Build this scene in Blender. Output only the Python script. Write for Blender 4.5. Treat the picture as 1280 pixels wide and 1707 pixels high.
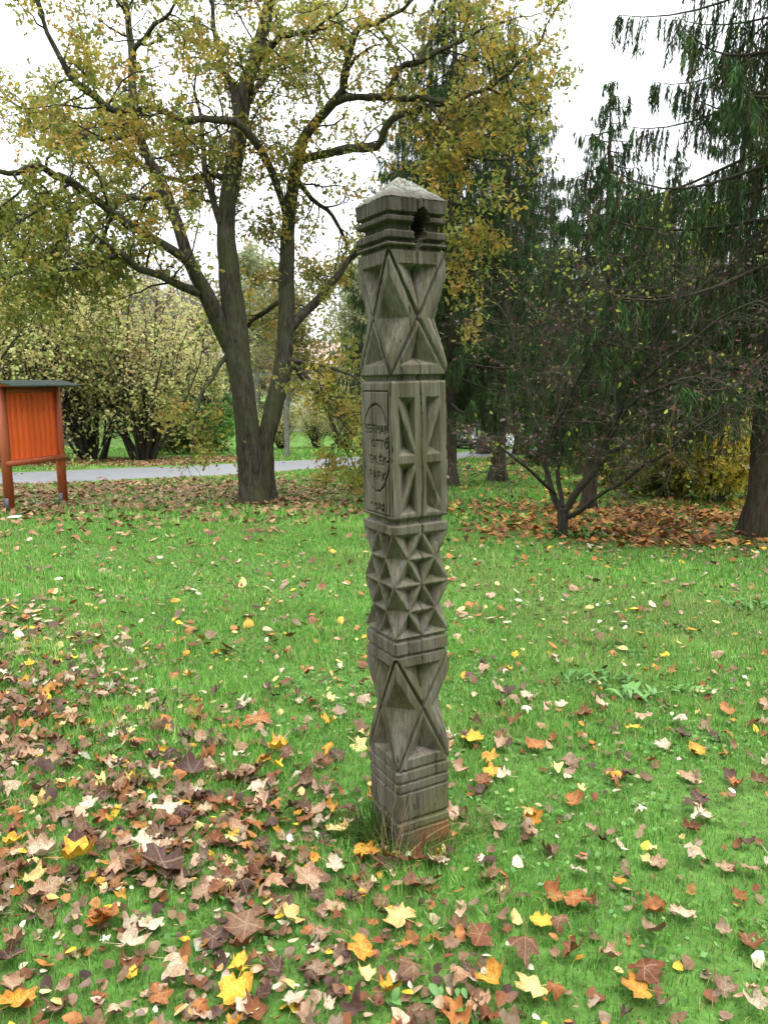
import bpy, math, random
import numpy as np
from mathutils import Vector

for o in list(bpy.data.objects):
    bpy.data.objects.remove(o)
SC = bpy.context.scene
COL = SC.collection
R = math.radians

# ------------------------------------------------------------------ camera, sky, sun, exposure
EYE, F, PITCH = 1.6, 1300.0, math.atan(221.5 / 1300.0)
cam_d = bpy.data.cameras.new('camera')
cam = bpy.data.objects.new('camera', cam_d)
COL.objects.link(cam)
cam.location = (0, 0, EYE)
cam.rotation_euler = (math.pi / 2 - PITCH, 0, 0)
cam_d.sensor_fit = 'HORIZONTAL'
cam_d.sensor_width = 36.0
cam_d.lens = 36.0 * F / 1280.0
cam_d.clip_start = 0.05
cam_d.clip_end = 900
SC.camera = cam

SUN_EL, SUN_AZ = R(72), R(130)          # overcast: a weak, very wide sun
world = bpy.data.worlds.new('World')
SC.world = world
world.use_nodes = True
wn = world.node_tree
bg = wn.nodes['Background']
sky = wn.nodes.new('ShaderNodeTexSky')
sky.sky_type = 'NISHITA'
sky.sun_disc = False
sky.sun_elevation = SUN_EL
sky.sun_rotation = SUN_AZ
sky.dust_density = 4.0
sky.air_density = 1.0
hs = wn.nodes.new('ShaderNodeHueSaturation')
hs.inputs['Saturation'].default_value = 0.12
wn.links.new(sky.outputs[0], hs.inputs['Color'])
wm = wn.nodes.new('ShaderNodeMix')
wm.data_type = 'RGBA'
wm.inputs['Factor'].default_value = 0.75
wn.links.new(hs.outputs[0], wm.inputs['A'])
wm.inputs['B'].default_value = (9.6, 9.9, 10.3, 1)   # an even cloud deck
# overcast skies are about three times as bright overhead as at the horizon: (1 + 2 sin h) / 3
tcw = wn.nodes.new('ShaderNodeTexCoord')
sep = wn.nodes.new('ShaderNodeSeparateXYZ')
wn.links.new(tcw.outputs['Generated'], sep.inputs[0])
mr = wn.nodes.new('ShaderNodeMapRange')
mr.inputs['From Min'].default_value = 0.0
mr.inputs['From Max'].default_value = 1.0
mr.inputs['To Min'].default_value = 0.62
mr.inputs['To Max'].default_value = 1.86
wn.links.new(sep.outputs['Z'], mr.inputs['Value'])
vm = wn.nodes.new('ShaderNodeVectorMath')
vm.operation = 'SCALE'
wn.links.new(wm.outputs['Result'], vm.inputs[0])
wn.links.new(mr.outputs[0], vm.inputs['Scale'])
wn.links.new(vm.outputs[0], bg.inputs['Color'])
bg.inputs['Strength'].default_value = 0.11

sun_d = bpy.data.lights.new('sun', 'SUN')
sun_d.energy = 0.8
sun_d.angle = R(35)
sun_d.color = (1.0, 0.97, 0.92)
sun = bpy.data.objects.new('sun', sun_d)
COL.objects.link(sun)
sun.rotation_euler = (math.pi / 2 - SUN_EL, 0, -SUN_AZ + math.pi)

SC.view_settings.view_transform = 'Standard'
SC.view_settings.look = 'None'
SC.view_settings.gamma = 1.0
SC.view_settings.use_curve_mapping = False
SC.view_settings.exposure = 1.22
SC.render.engine = 'CYCLES'
SC.cycles.max_bounces = 4
SC.cycles.diffuse_bounces = 2
SC.cycles.glossy_bounces = 2
SC.cycles.transmission_bounces = 4
SC.cycles.transparent_max_bounces = 4
SC.cycles.use_denoising = True
SC.cycles.use_adaptive_sampling = True
SC.cycles.adaptive_threshold = 0.02
SC.cycles.use_light_tree = False

# ------------------------------------------------------------------ measuring helpers
CP, SP = math.cos(PITCH), math.sin(PITCH)


def at(px, py, D):
    """world point seen at photo pixel (px, py) and standing D metres in front"""
    u, v = (px - 640.0) / F, (853.5 - py) / F
    dy = CP + v * SP
    dz = -SP + v * CP
    k = D / dy
    return np.array([u * k, D, EYE + dz * k])


def depth_of(D, z):
    return D * CP - (z - EYE) * SP


def proj(P):
    P = np.asarray(P, float)
    d = P[..., 2] - EYE
    dep = P[..., 1] * CP - d * SP
    up = P[..., 1] * SP + d * CP
    dep = np.maximum(dep, 0.05)
    return 640 + F * P[..., 0] / dep, 853.5 - F * up / dep, dep


def H(x, y):
    """height of the lawn"""
    x = np.asarray(x, float); y = np.asarray(y, float)
    s = 0.7 * np.logaddexp(0, (y - 3.0) / 0.7)
    s = np.where(s > 40, 40 + 6 * np.tanh((s - 40) / 6), s)
    h = -0.055 * s
    h = h + 0.012 * np.sin(1.1 * x + 0.7 * y) + 0.010 * np.sin(2.3 * x - 1.7 * y + 1) + 0.03 * np.sin(0.31 * x + 0.23 * y + 2) * np.clip((y - 2) / 6, 0, 1)
    h = h + np.clip(y - 75, 0, None) * 0.03
    return h


def gp(px, py):
    """point of the lawn seen at a photo pixel"""
    D = 3.0
    lo, hi = 0.8, 120.0
    for _ in range(40):
        D = 0.5 * (lo + hi)
        p = at(px, py, D)
        if p[2] > H(p[0], p[1]):
            lo = D
        else:
            hi = D
    p = at(px, py, D)
    p[2] = float(H(p[0], p[1]))
    return p


_ns = np.random.RandomState(5)
_nk = [(_ns.uniform(-1, 1, 2) * s, _ns.uniform(0, 6.28)) for s in (0.5, 0.9, 1.4, 2.2, 3.1, 4.5, 6, 8, 11, 15) for _ in range(3)]


def noise2(x, y, sc=1.0, lo=0, hi=30):
    v = 0
    for k, ph in _nk[lo:hi]:
        v = v + np.sin((k[0] * x + k[1] * y) * sc + ph)
    return v / math.sqrt(max(1, min(hi, 30) - lo))


# ------------------------------------------------------------------ mesh helpers
class MB:
    def __init__(self):
        self.v, self.f, self.fs, self.c, self.n = [], [], [], [], 0

    def add(self, V, Fc, col=None):
        V = np.asarray(V, np.float32).reshape(-1, 3)
        Fc = np.asarray(Fc, np.int32)
        self.v.append(V)
        self.f.append((Fc + self.n).ravel())
        self.fs.append(np.full(len(Fc), Fc.shape[1], np.int32))
        if col is None:
            col = np.ones((len(V), 3), np.float32)
        col = np.asarray(col, np.float32)
        if col.ndim == 1:
            col = np.tile(col, (len(V), 1))
        self.c.append(col)
        self.n += len(V)

    def box(self, c, s, rz=0.0, col=None):
        x, y, z = np.array(s) / 2.0
        V = np.array([[-x, -y, -z], [x, -y, -z], [x, y, -z], [-x, y, -z], [-x, -y, z], [x, -y, z], [x, y, z], [-x, y, z]])
        ca, sa = math.cos(rz), math.sin(rz)
        V = V @ np.array([[ca, sa, 0], [-sa, ca, 0], [0, 0, 1]]) + np.array(c)
        self.add(V, [[0, 3, 2, 1], [4, 5, 6, 7], [0, 1, 5, 4], [1, 2, 6, 5], [2, 3, 7, 6], [3, 0, 4, 7]], col)

    def mesh(self, name, color=False):
        me = bpy.data.meshes.new(name)
        V = np.concatenate(self.v); Fl = np.concatenate(self.f); S = np.concatenate(self.fs)
        me.vertices.add(len(V)); me.vertices.foreach_set('co', V.ravel())
        me.loops.add(len(Fl)); me.loops.foreach_set('vertex_index', Fl)
        me.polygons.add(len(S))
        st = np.zeros(len(S), np.int32); st[1:] = np.cumsum(S)[:-1]
        me.polygons.foreach_set('loop_start', st)
        me.polygons.foreach_set('loop_total', S)
        if color:
            C = np.concatenate(self.c)
            a = me.attributes.new('tint', 'FLOAT_COLOR', 'POINT')
            a.data.foreach_set('color', np.concatenate([C, np.ones((len(C), 1), np.float32)], 1).ravel())
        me.update(calc_edges=True)
        return me

    def build(self, name, mat, parent=None, color=False, smooth=False, loc=None, rz=0.0):
        me = self.mesh(name, color)
        if smooth:
            me.polygons.foreach_set('use_smooth', np.ones(len(me.polygons), bool))
        return obj(name, me, mat, parent, loc, rz)


def obj(name, me, mat=None, parent=None, loc=None, rz=0.0):
    if mat is not None and not me.materials:
        me.materials.append(mat)
    o = bpy.data.objects.new(name, me)
    COL.objects.link(o)
    if parent is not None:
        o.parent = parent
    if loc is not None:
        o.location = tuple(float(q) for q in loc)
    if rz:
        o.rotation_euler[2] = rz
    return o


def tag(o, label=None, cat=None, group=None, kind=None):
    if label: o['label'] = label
    if cat: o['category'] = cat
    if group: o['group'] = group
    if kind: o['kind'] = kind
    return o


def empty(name, loc, rz=0.0):
    o = bpy.data.objects.new(name, None)
    COL.objects.link(o)
    o.empty_display_size = 0.2
    o.location = tuple(float(q) for q in loc)
    o.rotation_euler[2] = rz
    return o


def copy_tree(o, parent=None):
    c = o.copy(); COL.objects.link(c); c.parent = parent
    for ch in list(o.children):
        copy_tree(ch, c)
    return c


def norm(a):
    return a / np.maximum(np.linalg.norm(a, axis=-1, keepdims=True), 1e-9)


def tubes(mb, P, Rd, k=5, col=None):
    """P (M,n,3) centre lines, Rd (M,n) radii"""
    P = np.asarray(P, float); Rd = np.asarray(Rd, float)
    M, n = P.shape[:2]
    T = np.empty_like(P)
    T[:, 1:-1] = P[:, 2:] - P[:, :-2]; T[:, 0] = P[:, 1] - P[:, 0]; T[:, -1] = P[:, -1] - P[:, -2]
    T = norm(T)
    main = norm(P[:, -1] - P[:, 0])
    ref = np.where(np.abs(main[:, 2:3]) > 0.8, np.array([[1.0, 0.2, 0]]), np.array([[0, 0.1, 1.0]]))
    N = norm(np.cross(T, ref[:, None, :])); B = np.cross(T, N)
    a = np.arange(k) * 2 * math.pi / k
    ring = N[:, :, None, :] * np.cos(a)[None, None, :, None] + B[:, :, None, :] * np.sin(a)[None, None, :, None]
    V = P[:, :, None, :] + ring * Rd[:, :, None, None]
    idx = np.arange(M * n * k).reshape(M, n, k)
    a0 = idx[:, :-1, :]; a1 = np.roll(a0, -1, 2); b0 = idx[:, 1:, :]; b1 = np.roll(b0, -1, 2)
    Fc = np.stack([a0, a1, b1, b0], -1).reshape(-1, 4)
    c = None
    if col is not None:
        c = np.repeat(np.broadcast_to(np.asarray(col, float), (M, 3)), n * k, 0)
    mb.add(V.reshape(-1, 3), Fc, c)


def resample(P, Rr, step):
    """Catmull-Rom through the control points"""
    P = np.asarray(P, float); Rr = np.asarray(Rr, float)
    Q = np.concatenate([[2 * P[0] - P[1]], P, [2 * P[-1] - P[-2]]])
    out, ro = [], []
    for i in range(len(P) - 1):
        p0, p1, p2, p3 = Q[i:i + 4]
        m = max(2, int(np.linalg.norm(p2 - p1) / step))
        for j in range(m):
            t = j / m
            out.append(0.5 * ((2 * p1) + (-p0 + p2) * t + (2 * p0 - 5 * p1 + 4 * p2 - p3) * t * t + (-p0 + 3 * p1 - 3 * p2 + p3) * t ** 3))
            ro.append(Rr[i] * (1 - t) + Rr[i + 1] * t)
    out.append(P[-1]); ro.append(Rr[-1])
    return np.array(out), np.array(ro)


def grow(rng, S, Dr, L, n, wig, grav):
    P = [S]; d = norm(Dr)
    L = np.broadcast_to(L, (len(S),))
    for i in range(n):
        d = norm(d + wig * rng.randn(*d.shape) + np.array([0, 0, grav]))
        P.append(P[-1] + d * (L / n)[:, None])
    return np.stack(P, 1)


def spawn(rng, P, m, a0, a1, tmin=0.2, tmax=1.0):
    M, n = P.shape[:2]
    idx = np.repeat(np.arange(M), m)
    t = rng.uniform(tmin, tmax, len(idx)) * (n - 1)
    i = np.minimum(t.astype(int), n - 2); fr = (t - i)[:, None]
    A = P[idx, i]; B = P[idx, i + 1]
    S = A * (1 - fr) + B * fr
    T = norm(B - A)
    perp = norm(np.cross(T, norm(rng.randn(len(idx), 3))))
    a = rng.uniform(a0, a1, len(idx))[:, None]
    return S, T * np.cos(a) + perp * np.sin(a), idx, t / (n - 1)


def taper(n, r0, r1):
    r0 = np.asarray(r0, float)
    return r0[:, None] * np.linspace(1, r1, n)[None, :]


def leaf_cards(mb, pos, size, rng, cols, asp=0.55, up=0.4, fold=0.25, hang=0.0):
    """folded diamond leaves, two triangles each side of the midrib"""
    n = len(pos)
    d = norm(rng.randn(n, 3) + np.array([0, 0, -hang]))
    nn = norm(rng.randn(n, 3) + np.array([0, 0, up * 2]))
    s = norm(np.cross(d, nn)); nn = np.cross(s, d)
    L = np.broadcast_to(size, (n,))[:, None]
    W = L * asp
    base = pos
    tip = pos + d * L
    m = pos + d * L * 0.5
    l = m + s * W * 0.5 + nn * W * fold
    r = m - s * W * 0.5 + nn * W * fold
    V = np.stack([base, l, tip, r], 1).reshape(-1, 3)
    i = np.arange(n) * 4
    Fc = np.concatenate([np.stack([i, i + 1, i + 2], 1), np.stack([i, i + 2, i + 3], 1)])
    mb.add(V, Fc, np.repeat(cols, 4, 0))


def lobed_leaves(mb, pos, size, rng, cols, up=0.4, hang=0.0):
    """lobed oak-like leaves, six triangles each"""
    n = len(pos)
    d = norm(rng.randn(n, 3) + np.array([0, 0, -hang]))
    nn = norm(rng.randn(n, 3) + np.array([0, 0, up * 2]))
    s = norm(np.cross(d, nn)); nn = np.cross(s, d)
    L = np.broadcast_to(size, (n,))[:, None]
    pts = [(0, 0, 0), (.3, .22, .05), (.48, .12, .02), (.68, .33, .08), (1, 0, -.06), (.68, -.33, .08), (.48, -.12, .02), (.3, -.22, .05)]
    V = np.stack([pos + L * (d * a + s * b + nn * c) for a, b, c in pts], 1).reshape(-1, 3)
    i = np.arange(n) * 8
    tri = [(0, 1, 2), (2, 3, 4), (0, 2, 4), (0, 4, 6), (6, 4, 5), (0, 6, 7)]
    Fc = np.concatenate([np.stack([i + a, i + b, i + c], 1) for a, b, c in tri])
    mb.add(V, Fc, np.repeat(cols, 8, 0))


def pick(rng, n, pal, w=None, var=0.18):
    pal = np.array(pal, float)
    w = None if w is None else np.array(w, float) / np.sum(w)
    c = pal[rng.choice(len(pal), n, p=w)]
    return np.clip(c * (1 + var * rng.randn(n, 1)) * (1 + 0.06 * rng.randn(n, 3)), 0.004, 0.95)


# ------------------------------------------------------------------ materials
def new_mat(name, rough=0.8, spec=0.3):
    m = bpy.data.materials.new(name)
    m.use_nodes = True
    nt = m.node_tree
    b = nt.nodes['Principled BSDF']
    b.inputs['Roughness'].default_value = rough
    b.inputs['Specular IOR Level'].default_value = spec
    return m, nt, b


def nd(nt, t, **kw):
    n = nt.nodes.new(t)
    for k, v in kw.items():
        if k in n.inputs:
            n.inputs[k].default_value = v
        else:
            setattr(n, k, v)
    return n


def coords(nt, kind='Object', scale=(1, 1, 1)):
    tc = nd(nt, 'ShaderNodeTexCoord')
    mp = nd(nt, 'ShaderNodeMapping')
    mp.inputs['Scale'].default_value = scale
    nt.links.new(tc.outputs[kind], mp.inputs[0])
    return mp.outputs[0]


def noise(nt, vec, scale, detail=4, rough=0.6):
    n = nd(nt, 'ShaderNodeTexNoise')
    n.inputs['Scale'].default_value = scale
    n.inputs['Detail'].default_value = detail
    n.inputs['Roughness'].default_value = rough
    nt.links.new(vec, n.inputs['Vector'])
    return n.outputs['Fac']


def ramp(nt, fac, stops):
    r = nd(nt, 'ShaderNodeValToRGB')
    e = r.color_ramp.elements
    while len(e) < len(stops):
        e.new(0.5)
    for i, (p, c) in enumerate(stops):
        e[i].position = p
        e[i].color = (*c, 1) if len(c) == 3 else c
    nt.links.new(fac, r.inputs[0])
    return r.outputs[0]


def mix(nt, fac, a, b, blend='MIX'):
    m = nd(nt, 'ShaderNodeMix')
    m.data_type = 'RGBA'
    m.blend_type = blend
    for sock, v in (('Factor', fac), ('A', a), ('B', b)):
        if hasattr(v, 'is_linked') or isinstance(v, bpy.types.NodeSocket):
            nt.links.new(v, m.inputs[sock])
        elif sock == 'Factor':
            m.inputs[sock].default_value = v
        else:
            m.inputs[sock].default_value = (*v, 1)
    return m.outputs['Result']


def math_n(nt, op, a, b=None):
    m = nd(nt, 'ShaderNodeMath', operation=op)
    for i, v in enumerate((a, b)):
        if v is None: continue
        if isinstance(v, (int, float)): m.inputs[i].default_value = v
        else: nt.links.new(v, m.inputs[i])
    return m.outputs[0]


def bump(nt, b, h, strength=0.4, dist=0.01):
    n = nd(nt, 'ShaderNodeBump')
    n.inputs['Strength'].default_value = strength
    n.inputs['Distance'].default_value = dist
    nt.links.new(h, n.inputs['Height'])
    nt.links.new(n.outputs[0], b.inputs['Normal'])


def leaf_mat(name, transl=0.35, rough=0.6, source='tint', spec=0.3):
    m, nt, b = new_mat(name, rough, spec)
    if source == 'tint':
        a = nd(nt, 'ShaderNodeAttribute', attribute_name='tint')
        colr = a.outputs['Color']
    else:
        a = nd(nt, 'ShaderNodeObjectInfo')
        colr = a.outputs['Color']
    if name.startswith('fallen'):
        v = coords(nt, 'Object' if source != 'tint' else 'Object')
        blot = noise(nt, v, 22 if source == 'tint' else 26, 5, 0.65)
        colr = mix(nt, ramp(nt, blot, [(0.42, (0, 0, 0)), (0.62, (1, 1, 1))]), colr, (0.55, 0.45, 0.36), 'MULTIPLY')
        fine = noise(nt, v, 140, 3)
        if source != 'tint':
            vein = None
            for ang in (0, 1.05, -1.05, 2.1, -2.1):
                d1 = nd(nt, 'ShaderNodeVectorMath', operation='DOT_PRODUCT'); nt.links.new(v, d1.inputs[0]); d1.inputs[1].default_value = (-math.sin(ang), math.cos(ang), 0)
                d2 = nd(nt, 'ShaderNodeVectorMath', operation='DOT_PRODUCT'); nt.links.new(v, d2.inputs[0]); d2.inputs[1].default_value = (math.cos(ang), math.sin(ang), 0)
                q = math_n(nt, 'ADD', math_n(nt, 'ABSOLUTE', d1.outputs['Value']), math_n(nt, 'MULTIPLY', math_n(nt, 'LESS_THAN', d2.outputs['Value'], 0.0), 1.0))
                vein = q if vein is None else math_n(nt, 'MINIMUM', vein, q)
            ln = nd(nt, 'ShaderNodeVectorMath', operation='LENGTH'); nt.links.new(v, ln.inputs[0])
            oi = nd(nt, 'ShaderNodeObjectInfo')
            tr = nd(nt, 'ShaderNodeVectorMath', operation='ADD'); nt.links.new(v, tr.inputs[0]); nt.links.new(oi.outputs['Location'], tr.inputs[1])
            big = noise(nt, tr.outputs[0], 5.5, 4, 0.6)
            edge = math_n(nt, 'ADD', math_n(nt, 'MULTIPLY', ln.outputs['Value'], 0.75), math_n(nt, 'MULTIPLY', big, 1.1))
            colr = mix(nt, math_n(nt, 'MULTIPLY', ramp(nt, edge, [(0.66, (0, 0, 0)), (0.92, (1, 1, 1))]), 0.75), colr, (0.62, 0.40, 0.26), 'MULTIPLY')
            vf = math_n(nt, 'MULTIPLY', math_n(nt, 'LESS_THAN', vein, 0.010), 0.4)
            colr = mix(nt, vf, colr, mix(nt, 0.5, colr, (0.62, 0.5, 0.3)))
        bump(nt, b, fine, 0.35, 0.004)
    nt.links.new(colr, b.inputs['Base Color'])
    if transl > 0:
        t = nd(nt, 'ShaderNodeBsdfTranslucent')
        nt.links.new(colr, t.inputs['Color'])
        ms = nd(nt, 'ShaderNodeMixShader')
        ms.inputs[0].default_value = transl
        nt.links.new(b.outputs[0], ms.inputs[1]); nt.links.new(t.outputs[0], ms.inputs[2])
        nt.links.new(ms.outputs[0], nt.nodes['Material Output'].inputs[0])
    return m


M = {}
M['crown'] = leaf_mat('crown_leaf', 0.5)
M['needle'] = leaf_mat('needle', 0.0, 0.85, 'tint', 0.1)
M['grass'] = leaf_mat('grass_blade', 0.35, 0.55)
M['fallen_tint'] = leaf_mat('fallen_leaf_litter', 0.12, 0.6)
M['fallen_obj'] = leaf_mat('fallen_leaf_single', 0.12, 0.55, 'object')


def bark_mat(name, c1, c2, moss, moss_amt=0.5, sc=1.0, bstr=0.7):
    m, nt, b = new_mat(name, 0.9, 0.15)
    v = coords(nt, 'Object', (1, 1, 0.22))
    n1 = noise(nt, v, 26 * sc, 6, 0.65)
    n2 = noise(nt, coords(nt, 'Object', (1, 1, 0.6)), 2.3, 4, 0.6)
    c = ramp(nt, n1, [(0.32, c1), (0.66, c2)])
    c = mix(nt, math_n(nt, 'MULTIPLY', ramp(nt, n2, [(0.45, (0, 0, 0)), (0.62, (1, 1, 1))]), moss_amt), c, moss)
    nt.links.new(c, b.inputs['Base Color'])
    bump(nt, b, n1, bstr, 0.03)
    return m


M['oak_bark'] = bark_mat('oak_bark', (0.014, 0.012, 0.009), (0.092, 0.08, 0.06), (0.062, 0.07, 0.028), 0.7, 0.8, 1.0)
M['dark_bark'] = bark_mat('dark_bark', (0.018, 0.015, 0.012), (0.06, 0.05, 0.04), (0.05, 0.055, 0.03), 0.5)
M['spruce_bark'] = bark_mat('spruce_bark', (0.03, 0.023, 0.018), (0.105, 0.08, 0.062), (0.05, 0.055, 0.03), 0.5)
M['twig'] = bark_mat('lichen_twig', (0.022, 0.018, 0.014), (0.085, 0.074, 0.055), (0.085, 0.095, 0.045), 0.6, 2.0, 0.2)
M['pale_bark'] = bark_mat('pale_bark', (0.12, 0.11, 0.1), (0.3, 0.28, 0.25), (0.14, 0.15, 0.09), 0.3)


def plain(name, c, rough=0.6, spec=0.4, metal=0.0, var=0.0, sc=8):
    m, nt, b = new_mat(name, rough, spec)
    b.inputs['Metallic'].default_value = metal
    if var:
        n = noise(nt, coords(nt), sc, 5, 0.6)
        c0 = tuple(q * (1 - var) for q in c); c1 = tuple(min(1, q * (1 + var)) for q in c)
        nt.links.new(ramp(nt, n, [(0.3, c0), (0.7, c1)]), b.inputs['Base Color'])
    else:
        b.inputs['Base Color'].default_value = (*c, 1)
    return m


# weathered oak of the post
def post_mat():
    m, nt, b = new_mat('weathered_timber', 0.82, 0.25)
    vg = coords(nt, 'Object', (1, 1, 0.035))
    grain = noise(nt, vg, 130, 6, 0.7)
    vs = coords(nt, 'Object', (1, 1, 0.16))
    streak = noise(nt, vs, 24, 4, 0.6)
    vb = coords(nt, 'Object', (1, 1, 0.5))
    blot = noise(nt, vb, 7, 5, 0.6)
    c = ramp(nt, grain, [(0.25, (0.058, 0.051, 0.04)), (0.5, (0.145, 0.13, 0.104)), (0.78, (0.265, 0.242, 0.202))])
    c = mix(nt, ramp(nt, streak, [(0.36, (0.9, 0.9, 0.9)), (0.56, (0, 0, 0))]), c, (0.50, 0.45, 0.38), 'MULTIPLY')
    c = mix(nt, ramp(nt, noise(nt, coords(nt, 'Object', (1, 1, 0.3)), 11, 5, 0.65), [(0.52, (0, 0, 0)), (0.68, (0.8, 0.8, 0.8))]), c, (0.55, 0.52, 0.48), 'MULTIPLY')
    tc = nd(nt, 'ShaderNodeTexCoord')
    sx = nd(nt, 'ShaderNodeSeparateXYZ'); nt.links.new(tc.outputs['Object'], sx.inputs[0])
    z = sx.outputs['Z']
    # green algae, stronger low down and on the side turned from the inscription (local x > 0)
    low = nd(nt, 'ShaderNodeMapRange'); low.inputs['From Min'].default_value = 1.9; low.inputs['From Max'].default_value = 0.2
    low.inputs['To Min'].default_value = 0.25; low.inputs['To Max'].default_value = 1.0
    nt.links.new(z, low.inputs['Value'])
    side = nd(nt, 'ShaderNodeMapRange'); side.inputs['From Min'].default_value = -0.09; side.inputs['From Max'].default_value = -0.03
    side.inputs['To Min'].default_value = 0.4; side.inputs['To Max'].default_value = 1.0
    nt.links.new(sx.outputs['X'], side.inputs['Value'])
    al = math_n(nt, 'MULTIPLY', ramp(nt, blot, [(0.40, (0, 0, 0)), (0.64, (0.78, 0.78, 0.78))]), math_n(nt, 'MULTIPLY', low.outputs[0], side.outputs[0]))
    c = mix(nt, al, c, (0.125, 0.13, 0.045))
    # lichen on the cap
    cap = nd(nt, 'ShaderNodeMapRange'); cap.inputs['From Min'].default_value = 2.132; cap.inputs['From Max'].default_value = 2.185
    nt.links.new(z, cap.inputs['Value'])
    lic = ramp(nt, noise(nt, coords(nt), 60, 6, 0.7), [(0.47, (0, 0, 0)), (0.55, (1, 1, 1))])
    c = mix(nt, math_n(nt, 'MULTIPLY', cap.outputs[0], lic), c, (0.26, 0.285, 0.235))
    # darker tone over the head of the post, below the cap
    hd = nd(nt, 'ShaderNodeMapRange'); hd.inputs['From Min'].default_value = 1.93; hd.inputs['From Max'].default_value = 2.02
    hd.inputs['To Max'].default_value = 0.75
    nt.links.new(z, hd.inputs['Value'])
    inv = math_n(nt, 'SUBTRACT', 1.0, cap.outputs[0])
    c = mix(nt, math_n(nt, 'MULTIPLY', hd.outputs[0], inv), c, (0.36, 0.345, 0.33), 'MULTIPLY')
    # raw reddish wood at the foot
    ft = nd(nt, 'ShaderNodeMapRange'); ft.inputs['From Min'].default_value = 0.085; ft.inputs['From Max'].default_value = 0.055
    nt.links.new(z, ft.inputs['Value'])
    sx2 = nd(nt, 'ShaderNodeMapRange'); sx2.inputs['From Min'].default_value = -0.06; sx2.inputs['From Max'].default_value = 0.08
    nt.links.new(sx.outputs['X'], sx2.inputs['Value'])
    c = mix(nt, math_n(nt, 'MULTIPLY', ft.outputs[0], math_n(nt, 'MULTIPLY', sx2.outputs[0], 0.9)), c, (0.3, 0.12, 0.05))
    nt.links.new(c, b.inputs['Base Color'])
    bump(nt, b, grain, 0.4, 0.003)
    return m


M['post'] = post_mat()


def ground_mat():
    m, nt, b = new_mat('lawn_soil', 0.95, 0.1)
    v = coords(nt)
    n1 = noise(nt, v, 0.8, 5, 0.6)
    n2 = noise(nt, v, 14, 6, 0.7)
    n3 = noise(nt, v, 60, 4, 0.7)
    c = ramp(nt, n2, [(0.3, (0.055, 0.10, 0.022)), (0.5, (0.085, 0.19, 0.035)), (0.7, (0.13, 0.26, 0.055))])
    c = mix(nt, ramp(nt, n3, [(0.52, (0, 0, 0)), (0.7, (0.6, 0.6, 0.6))]), c, (0.07, 0.05, 0.03))
    c = mix(nt, ramp(nt, n1, [(0.5, (0, 0, 0)), (0.7, (0.35, 0.35, 0.35))]), c, (0.13, 0.15, 0.05))
    nt.links.new(c, b.inputs['Base Color'])
    bump(nt, b, n3, 0.5, 0.02)
    return m


M['ground'] = ground_mat()
M['litter'] = plain('leaf_mould', (0.15, 0.08, 0.045), 0.9, 0.2, 0, 0.4, 9)
M['asphalt'] = plain('damp_asphalt', (0.16, 0.165, 0.175), 0.5, 0.5, 0, 0.18, 3)

# ------------------------------------------------------------------ ground, path
mb = MB()
xs = np.concatenate([-np.geomspace(300, 8, 26), np.linspace(-7.6, 7.6, 62), np.geomspace(8, 300, 26)])
ys = np.concatenate([[-60, -20, -8, -3], np.linspace(-1, 16, 70), np.geomspace(16.4, 420, 60)])
X, Y = np.meshgrid(xs, ys)
V = np.stack([X, Y, H(X, Y)], -1).reshape(-1, 3)
nx, ny = len(xs), len(ys)
I = np.arange(nx * ny).reshape(ny, nx)
mb.add(V, np.stack([I[:-1, :-1], I[:-1, 1:], I[1:, 1:], I[1:, :-1]], -1).reshape(-1, 4))
tag(mb.build('ground', M['ground'], smooth=True), kind='structure')

near = [(-420, 826), (-150, 814), (60, 807), (300, 797), (480, 786), (640, 775), (800, 763), (900, 757)]
far_ = [(-420, 800), (-150, 792), (60, 786), (300, 776), (480, 768), (640, 760), (800, 751), (900, 747)]
mb = MB()
A = resample(np.array([gp(*p) for p in near]), np.zeros(8), 0.8)[0]
Bq = resample(np.array([gp(*p) for p in far_]), np.zeros(8), 0.8)[0]
tt = np.linspace(0, 1, 60)
ia = lambda Q: np.stack([np.interp(tt * (len(Q) - 1), np.arange(len(Q)), Q[:, j]) for j in range(3)], 1)
A, Bq = ia(A), ia(Bq)
rows = np.stack([A * (1 - k) + Bq * k for k in np.linspace(0, 1, 7)], 0)
rows[..., 2] = H(rows[..., 0], rows[..., 1]) + 0.03
rows[0, :, 2] -= 0.05; rows[-1, :, 2] -= 0.05
I = np.arange(7 * 60).reshape(7, 60)
mb.add(rows.reshape(-1, 3), np.stack([I[:-1, :-1], I[:-1, 1:], I[1:, 1:], I[1:, :-1]], -1).reshape(-1, 4))
tag(mb.build('path', M['asphalt'], smooth=True), kind='structure')
PATH_A, PATH_B = A, Bq


def on_path(x, y, margin=0.15):
    k = np.argmin((A[None, :, 0] - x[:, None]) ** 2 + (A[None, :, 1] - y[:, None]) ** 2, 1)
    k2 = np.argmin((Bq[None, :, 0] - x[:, None]) ** 2 + (Bq[None, :, 1] - y[:, None]) ** 2, 1)
    ax = norm(Bq[k2, :2] - A[k, :2])
    wd = np.linalg.norm(Bq[k2, :2] - A[k, :2], axis=1)
    s = (x - A[k, 0]) * ax[:, 0] + (y - A[k, 1]) * ax[:, 1]
    return (s > -margin) & (s < wd + margin)


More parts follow.
